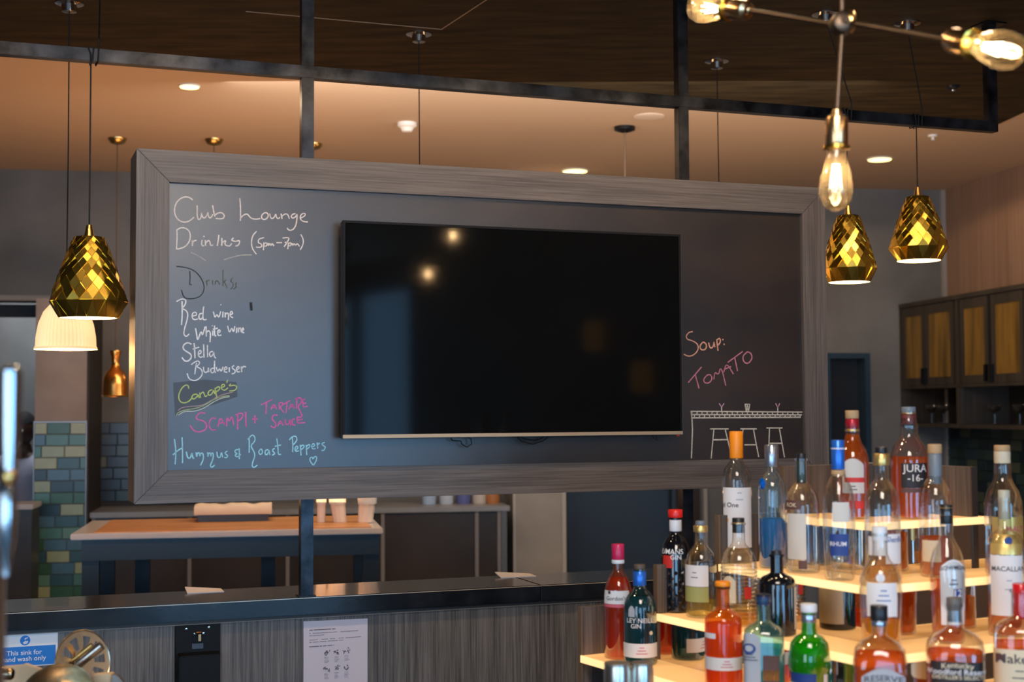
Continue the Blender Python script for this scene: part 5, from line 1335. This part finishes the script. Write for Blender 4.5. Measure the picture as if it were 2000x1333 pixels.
def bottle(label, px, ytop, wpx, tier, pf, glass, liq=None, level=.5, caps=(), labels=(), sq=0, inset=.068, wing=None, name='spirits_bottle', turn=0.0, ybase=None, ribs=False, pos=None):
    p = pos or tier_pos(px, tier, inset, wing)
    Y = p.y; zt = P(px, ytop, Y).z; h = zt-p.z; r = wpx*Y/F/2
    if sq: r *= .90
    look = math.atan2(CAM.y-p.y, CAM.x-p.x)
    t = thing(name, label, 'bottle', p, look-FACE+turn*0, 'spirits bottles on the lit display')
    prof = PF[pf]; r_lip = prof[-1][0]*r
    seg = 32
    sqf = (lambda z: sq*max(0, min(1, (.70-z/h)/.12))) if sq else None
    pts = [(max(.0001, a*r), b*h) for a, b in prof]
    inner = []
    g = obj('glass_body', MB().lathe([(.0001, .0008)]+pts, seg, sq=sqf, cap=False), GL[glass], t, smooth=True)
    if liq:
        lp = [(.0001, .006)]+[(prof_r(prof, z)*r*.93, max(.006, z*h)) for z in [i*level/10 for i in range(11)]]+[(.0001, level*h)]
        obj('liquid', MB().lathe(lp, seg, sq=sqf, cap=False), LQ[liq], t, smooth=True)
    for (c0, c1, rs, mt_) in caps:            # fractions of the height; rs relative to r
        nm = 'cap' if c1 > .97 else 'neck_band'
        obj(nm, MB().lathe([(rs*r*.98, c0*h), (rs*r, c0*h+.001), (rs*r, c1*h-.0015), (rs*r*.93, c1*h)], 24), mt_, t, smooth=True)
    for lb in labels:
        kind = lb[0]
        if kind == 'l':      # label: half-angle deg, centre deg, z0, z1, colour, arch
            _, half, cen, z0, z1, colr = lb[:6]; arch = lb[6] if len(lb) > 6 else 0
            ac = FACE+R(cen)
            lo = obj('label', patch(r, h, prof, sq, ac-R(half), ac+R(half), z0, z1, arch=arch, nz=2 if arch == 0 else 1), M_lab[colr], t, smooth=2)
        elif kind == 't':    # text: string, centre deg, zc, width fraction of diameter, colour
            _, s_, cen, zc, wf, colr = lb[:6]
            obj('lettering', wrap_text(s_, r, h, prof, sq, FACE+R(cen), zc, wf*2*r, arch=(lb[6] if len(lb) > 6 else 0)), M_lab[colr], t)
        elif kind == 'b':    # small print: blurred-out lines
            _, cen, z0, z1, n, colr = lb
            mb = MB()
            for i in range(n):
                zc = z1-(z1-z0)*(i+.5)/n; hw = R(8+((i*37) % 11)*1.4); q_ = patch(r, h, prof, sq, FACE+R(cen)-hw, FACE+R(cen)+hw, zc-.004, zc+.004, off=1.03, na=6)
                mb.add(q_.v, q_.f)
            obj('small_print', mb, M_lab[colr], t)
        elif kind == 'd':    # round seal
            _, cen, zc, rad, colr = lb
            vs = []; n_ = 20
            for i in range(n_):
                a = 2*PI*i/n_; th = FACE+R(cen)+rad*math.cos(a); rr = r*prof_r(prof, zc)*sqr(th, sq)*1.035+.0006
                vs.append((rr*math.cos(th), rr*math.sin(th), zc*h+rad*r*math.sin(a)))
            obj('seal', MB().add(vs, [tuple(range(n_))]), M_lab[colr], t)
    if ribs:
        mb = MB()
        for i in range(ribs):
            z_ = h*(.06+.5*i/ribs); mb.lathe([(r*1.0, z_), (r*1.03, z_+h*.008), (r*1.0, z_+h*.016)], seg, cap=False)
        obj('glass_rings', mb, GL[glass], t, smooth=True)
    return t, r, h
m_pink = mat('pink_red_foil', (.55, .02, .09), .3); m_cork = mat('cork_wood', (.45, .28, .14), .6); m_dark = mat('dark_stopper', (.015, .015, .018), .35)
m_bluef = mat('blue_foil', (.03, .16, .62), .25, .4); m_redp = mat('bright_red_cap', (.75, .02, .015), .3); m_or = mat('orange_cap', (.95, .28, .01), .4); m_sil = mat('silver_cap', (.42, .46, .55), .25, .85)
m_whp = mat('white_cap', (.72, .72, .74), .35); m_nav = mat('navy_cap', (.02, .04, .12), .3); m_wax = mat('red_wax', (.62, .01, .012), .25, coat=.4); m_dred = mat('dark_red_foil', (.40, .015, .03), .3, .3); m_gold = mat('gold_foil', (.75, .48, .16), .3, .8)
m_greyp = mat('grey_stopper', (.16, .19, .22), .4); m_mar = mat('maroon_neck_label', (.13, .03, .03), .4)
# ---- lowest tier, from the left end towards the corner
bottle('pink-capped bottle of red gin with white label at the left end of the display', 1207, 1063, 55, 0, 'round', 'rose', 'red', .70,
       [(.865, 1.0, .44, m_pink), (.83, .862, .45, m_whp)], [('l', 62, -12, .485, .60, 'white'), ('l', 62, -12, .455, .483, 'pink'), ('t', "Gordon's", -10, .535, .72, 'ink'), ('d', -38, .585, .12, 'brown')])
t, r, h = bottle('dark teal gin bottle, blue neck and white lettering, second from the display left end', 1249, 1103, 65, 0, 'round', 'teal', 'teal', .66,
       [(.94, 1.0, .34, mat('dark_wood_stopper', (.10, .07, .05), .5)), (.79, .935, .40, m_bluef)], [('l', 75, 0, .085, .225, 'white'), ('t', 'LEY NEILL', 0, .455, .82, 'white'), ('t', 'GIN', -14, .40, .30, 'white'), ('l', 12, -30, .49, .56, 'grey', .04), ('d', 38, .33, .12, 'cream'), ('b', 5, .11, .20, 3, 'pink')])
bottle('vivid orange gin bottle with orange knob stopper and white band label', 1411, 1136, 72, 0, 'square', 'orange', 'orange', .60,
       [(.955, 1.0, .42, m_or), (.93, .954, .36, m_dark)], [('l', 80, 0, .18, .30, 'white'), ('l', 26, -50, .475, .525, 'white'), ('b', 10, .20, .28, 3, 'pink')])
bottle('pale aqua square gin bottle with silver arched label and navy cap', 1490, 1161, 86, 0, 'square', 'aqua', 'aqua', .50,
       [(.90, .985, .36, m_nav), (.985, 1.0, .38, m_dark)], [('l', 26, -36, .16, .60, 'grey', .05), ('d', -36, .50, .26, 'navy'), ('d', -36, .505, .16, 'grey'), ('b', -36, .38, .46, 3, 'ink'), ('l', 20, 16, .10, .44, 'brown'), ('l', 20, 16, .20, .30, 'orange')], sq=1)
bottle('bright green bell-shaped gin bottle with silver cap', 1578, 1180, 80, 0, 'bell', 'green', 'green', .62,
       [(.925, 1.0, .40, m_whp), (.83, .922, .37, m_sil)], [('l', 50, -30, .28, .37, 'navy'), ('l', 50, -30, .02, .275, 'white'), ('l', 10, 55, .02, .36, 'white'), ('b', -30, .10, .24, 3, 'ink')])
# front right, lowest tier
bottle('flat square whiskey bottle with black collar and arched cream label', 1715, 1183, 112, 0, 'flat', 'clear', 'deep', .60,
       [(.88, 1.0, .33, m_dark), (.83, .878, .30, m_sil)], [('l', 40, 6, .26, .44, 'grey', .075), ('t', 'RESERVE', 6, .435, .62, 'ink', .004), ('b', 6, .30, .40, 3, 'ink')], sq=1, inset=.05, wing='r')
bottle('flat rounded bourbon bottle with brown stopper and black scripted label', 1862, 1168, 122, 0, 'flat', 'clear', 'deep', .55,
       [(.90, 1.0, .27, mat('grey_brown_stopper', (.13, .11, .10), .5)), (.80, .898, .25, m_greyp)], [('l', 48, 4, .20, .50, 'black'), ('t', 'Woodford Reserve', 4, .42, 1.05, 'white'), ('t', 'DISTILLER\'S SELECT', 4, .375, .78, 'cream'), ('t', 'Kentucky', 4, .47, .5, 'cream', .003)], sq=.6, inset=.03, wing='r')
bottle('red wax topped bourbon bottle with cream label at the right edge', 1993, 1140, 118, 0, 'square', 'clear', 'deep', .52,
       [(.72, 1.0, .30, m_wax)], [('l', 60, -4, .12, .50, 'cream'), ('t', "Maker's", -6, .43, .72, 'ink'), ('d', -40, .44, .12, 'brown'), ('b', -6, .2, .36, 3, 'ink')], sq=.8, inset=.02, wing='r')
# second tier
t, r, h = bottle('black glass gin bottle with bright red cap and diamond pattern', 1320, 996, 57, 1, 'round', 'black', None, 0,
       [(.925, 1.0, .49, m_redp), (.91, .924, .43, m_dark), (.79, .90, .42, m_whp)], [('l', 22, -35, .44, .56, 'red'), ('t', 'UMANS', -16, .60, .80, 'white'), ('t', 'GIN', 0, .545, .36, 'white')])
mb = MB()
for i in range(7):
    for k in range(12):
        th = 2*PI*(k+.5*(i % 2))/12; zc = h*(.06+.055*i); dz_, da = h*.022, .17; rr = r*1.0
        c_ = [(th, zc-dz_), (th+da, zc), (th, zc+dz_), (th-da, zc)]
        b4 = [((rr+.0002)*math.cos(a_), (rr+.0002)*math.sin(a_), z_) for a_, z_ in c_]; top_ = ((rr+.0028)*math.cos(th), (rr+.0028)*math.sin(th), zc)
        mb.add(b4+[top_], [(0, 1, 4), (1, 2, 4), (2, 3, 4), (3, 0, 4)])
o = obj('glass_studs', mb, mat('blue_black_studs', (.02, .03, .05), .10, .5, spec=.9), t)
bottle('clear rounded bottle with gold collar, white label and a little yellow spirit', 1369, 1018, 60, 1, 'round', 'clear', 'yellow', .17,
       [(.955, 1.0, .32, m_greyp), (.885, .953, .46, m_gold)], [('l', 55, -28, .33, .55, 'white'), ('l', 55, -28, .17, .325, 'olive'), ('b', -25, .40, .50, 2, 'ink')])
bottle('clear ribbed bottle with black cap, red sticker and pale label', 1443, 1012, 70, 1, 'round', 'clear', 'gold', .10,
       [(.86, 1.0, .34, m_dark), (.945, .96, .355, m_gold)], [('l', 12, 28, .26, .37, 'red'), ('l', 24, -34, .22, .42, 'cream', .05), ('d', -52, .30, .2, 'orange')], ribs=14)
bottle('black apothecary gin bottle with broad flat shoulders', 1517, 1076, 71, 1, 'square', 'black', None, 0,
       [(.90, 1.0, .30, m_dark)], [('l', 50, 112, .08, .58, 'pale')], inset=.05)
bottle('clear whisky bottle with white square label and amber spirit left in the bottom', 1719, 1029, 82, 1, 'drop', 'clear', 'amber', .24,
       [(.89, 1.0, .36, m_whp)], [('l', 44, 4, .29, .56, 'white'), ('b', 8, .36, .52, 4, 'blueink'), ('d', 0, .60, .22, 'white')], wing='r')
bottle('single malt bottle with black cap and white arched label reading twelve', 1850, 986, 68, 1, 'drop', 'clear', 'deep', .45,
       [(.86, 1.0, .35, m_dark), (.855, .862, .37, m_sil), (.975, .982, .36, m_gold)], [('l', 46, 22, .14, .55, 'white', .06), ('t', 'BOWMORE', 24, .555, .84, 'ink', .004), ('l', 14, 34, .34, .40, 'navy'), ('t', '12', 34, .37, .22, 'white'), ('b', 20, .42, .48, 2, 'ink')], wing='r')
bottle('malt bottle with pale neck seal, gold shoulders and tall white label, right edge', 1964, 958, 70, 1, 'square', 'clear', 'deep', .22,
       [(.80, 1.0, .32, mat('pale_green_neck_seal', (.46, .44, .34), .4))], [('l', 55, 4, .15, .56, 'white'), ('l', 55, 4, .565, .70, 'gold'), ('t', 'MACALLAN', 10, .47, .95, 'ink'), ('d', 10, .66, .22, 'navy'), ('b', 10, .30, .42, 2, 'grey')], wing='r')
# third tier
bottle('tall vodka bottle with bright orange screw cap and white label', 1441, 843, 57, 2, 'tall', 'clear', 'water', .40,
       [(.795, 1.0, .46, m_or)], [('l', 66, 2, .12, .575, 'white'), ('t', 'el One', -30, .445, .62, 'ink'), ('d', -48, .33, .24, 'orange'), ('b', 10, .46, .56, 2, 'grey')])
t, r, h = bottle('tall slim vodka bottle with silver cap, blue jewel and blue lower half', 1510, 869, 54, 2, 'tall', 'blue', 'blue', .40,
       [(.82, 1.0, .50, m_sil)], [])
mb = MB(); th = FACE+R(-44); rr = r
for s1 in range(6):
    a0, a1 = 2*PI*s1/6, 2*PI*(s1+1)/6
    f_ = lambda a, k_: ((rr+.001)*math.cos(th+.34*k_*math.cos(a)), (rr+.001)*math.sin(th+.34*k_*math.cos(a)), h*.685+h*.05*k_*math.sin(a))
    mb.add([f_(a0, 1), f_(a1, 1), ((rr+.007)*math.cos(th), (rr+.007)*math.sin(th), h*.685)], [(0, 1, 2)])
obj('blue_jewel', mb, mat('blue_jewel', (.0, .12, .55), .1, .3, spec=.9), t)
bottle('clear tequila bottle, black pourer, brown sticker and long pale label', 1568, 886, 66, 2, 'round', 'clear', 'water', .12,
       [(.93, 1.0, .26, m_dark), (.75, .93, .30, mat('dark_green_neck', (.03, .06, .055), .3))], [('l', 34, -40, .535, .61, 'brown'), ('t', 'ROK', -38, .572, .34, 'cream'), ('l', 34, -22, .12, .50, 'pale'), ('l', 14, 0, .04, .11, 'brown')])
bottle('clear rum bottle with blue capsule and blue lower label', 1640, 860, 64, 2, 'drop', 'clear', 'water', .05,
       [(.79, 1.0, .40, m_bluef), (.935, .945, .42, m_whp), (.74, .785, .42, m_cork)], [('l', 34, 0, .18, .335, 'navy'), ('t', 'RHUM', -4, .265, .50, 'white'), ('l', 30, 8, .42, .56, 'pale')], inset=.04)
bottle('clear whisky bottle with gold collar and white lower label, right of the blue-capped one', 1725, 874, 69, 2, 'round', 'clear', 'amber', .10,
       [(.955, 1.0, .33, m_dark), (.865, .953, .45, m_gold)], [('l', 30, 38, .14, .36, 'white'), ('t', 'Glenfid', 38, .32, .6, 'blueink'), ('l', 30, -20, .20, .34, 'white')], wing='r')
bottle('clear malt bottle with flip-top wooden stopper and cream label', 1830, 868, 64, 2, 'round', 'clear', 'deep', .30,
       [(.93, 1.0, .42, m_cork), (.70, .928, .40, m_greyp)], [('l', 34, -20, .12, .28, 'cream'), ('l', 16, 50, .08, .4, 'brown')], wing='r')
bottle('tall malt bottle with cream and orange cap behind the white-labelled one at the right edge', 1962, 870, 72, 2, 'whisky', 'clear', 'gold', .10,
       [(.955, 1.0, .42, m_cork), (.86, .953, .43, mat('cream_foil', (.62, .54, .38), .5))], [('l', 55, 20, .20, .45, 'gold'), ('t', 'MALT', 36, .36, .5, 'pink')], wing='r', inset=.02)
# top tier
bottle('whisky bottle with red foil, cork-coloured cap and white oval label on the top shelf', 1669, 802, 62, 3, 'whisky', 'clear', 'deep', .78,
       [(.925, 1.0, .42, m_cork), (.83, .922, .42, m_dred), (.805, .828, .46, m_gold)], [('l', 40, 0, .24, .50, 'pale', .06), ('l', 36, 4, .34, .385, 'red'), ('b', 0, .26, .32, 2, 'ink'), ('l', 34, 4, .10, .17, 'red')])
bottle('single malt bottle with dark label reading sixteen on the top shelf', 1780, 795, 76, 3, 'whisky', 'clear', 'deep', .55,
       [(.95, 1.0, .36, m_greyp), (.935, .948, .38, m_gold), (.845, .93, .38, m_mar)], [('l', 40, 16, .28, .50, 'black'), ('t', 'JURA', 16, .445, .62, 'white'), ('t', '-16-', 16, .37, .38, 'white'), ('l', 40, 16, .24, .275, 'brown')], wing='r', inset=.06)
# two metal shaker tins in front of the display
for px, wpx, lab in ((1206, 54, 'brushed metal tin, left of the two in front of the display'), (1254, 44, 'brushed metal tin, right of the two in front of the display')):
    Yc = 3.05; top_ = P(px, 1294, Yc); hc_ = .17; q = V((top_.x, Yc, top_.z-hc_)); r_ = wpx*Yc/F/2
    t = thing('metal_tin', lab, 'tin', q, 0, 'metal tins')
    obj('body', MB().lathe([(r_*.9, 0), (r_, .004), (r_, hc_-.018), (r_*.93, hc_-.006)], 32), M_steel, t, smooth=True)
    obj('lid', MB().lathe([(r_*.96, hc_-.006), (r_*.96, hc_-.001), (r_*.85, hc_), (.001, hc_)], 32), mat('warm_grey_lid', (.40, .34, .28), .35, .8), t, smooth=True)
# the bar counters that carry all of this
ctz = top_.z-hc_
struct('trim_11', MB().box(-.2, 1.05, -.35, .12, ctz-.04, ctz), mat('dark_bar_top', (.03, .028, .03), .3), mw=Matrix.Translation((.25, 3.0, 0)))
zb_l = P(110, 1420, BY).z-.0985
struct('trim_12', MB().box(-1.1, .45, -.35, .36, zb_l-.04, zb_l), MATS['dark_bar_top'], mw=Matrix.Translation((-1.15, 3.33, 0)))
struct('trim_13', MB().box(-.6, .25, -.2, .2, tb0.z-.44, tb0.z-.40), MATS['dark_bar_top'], mw=Matrix.Translation((-.6, 1.75, 0)))
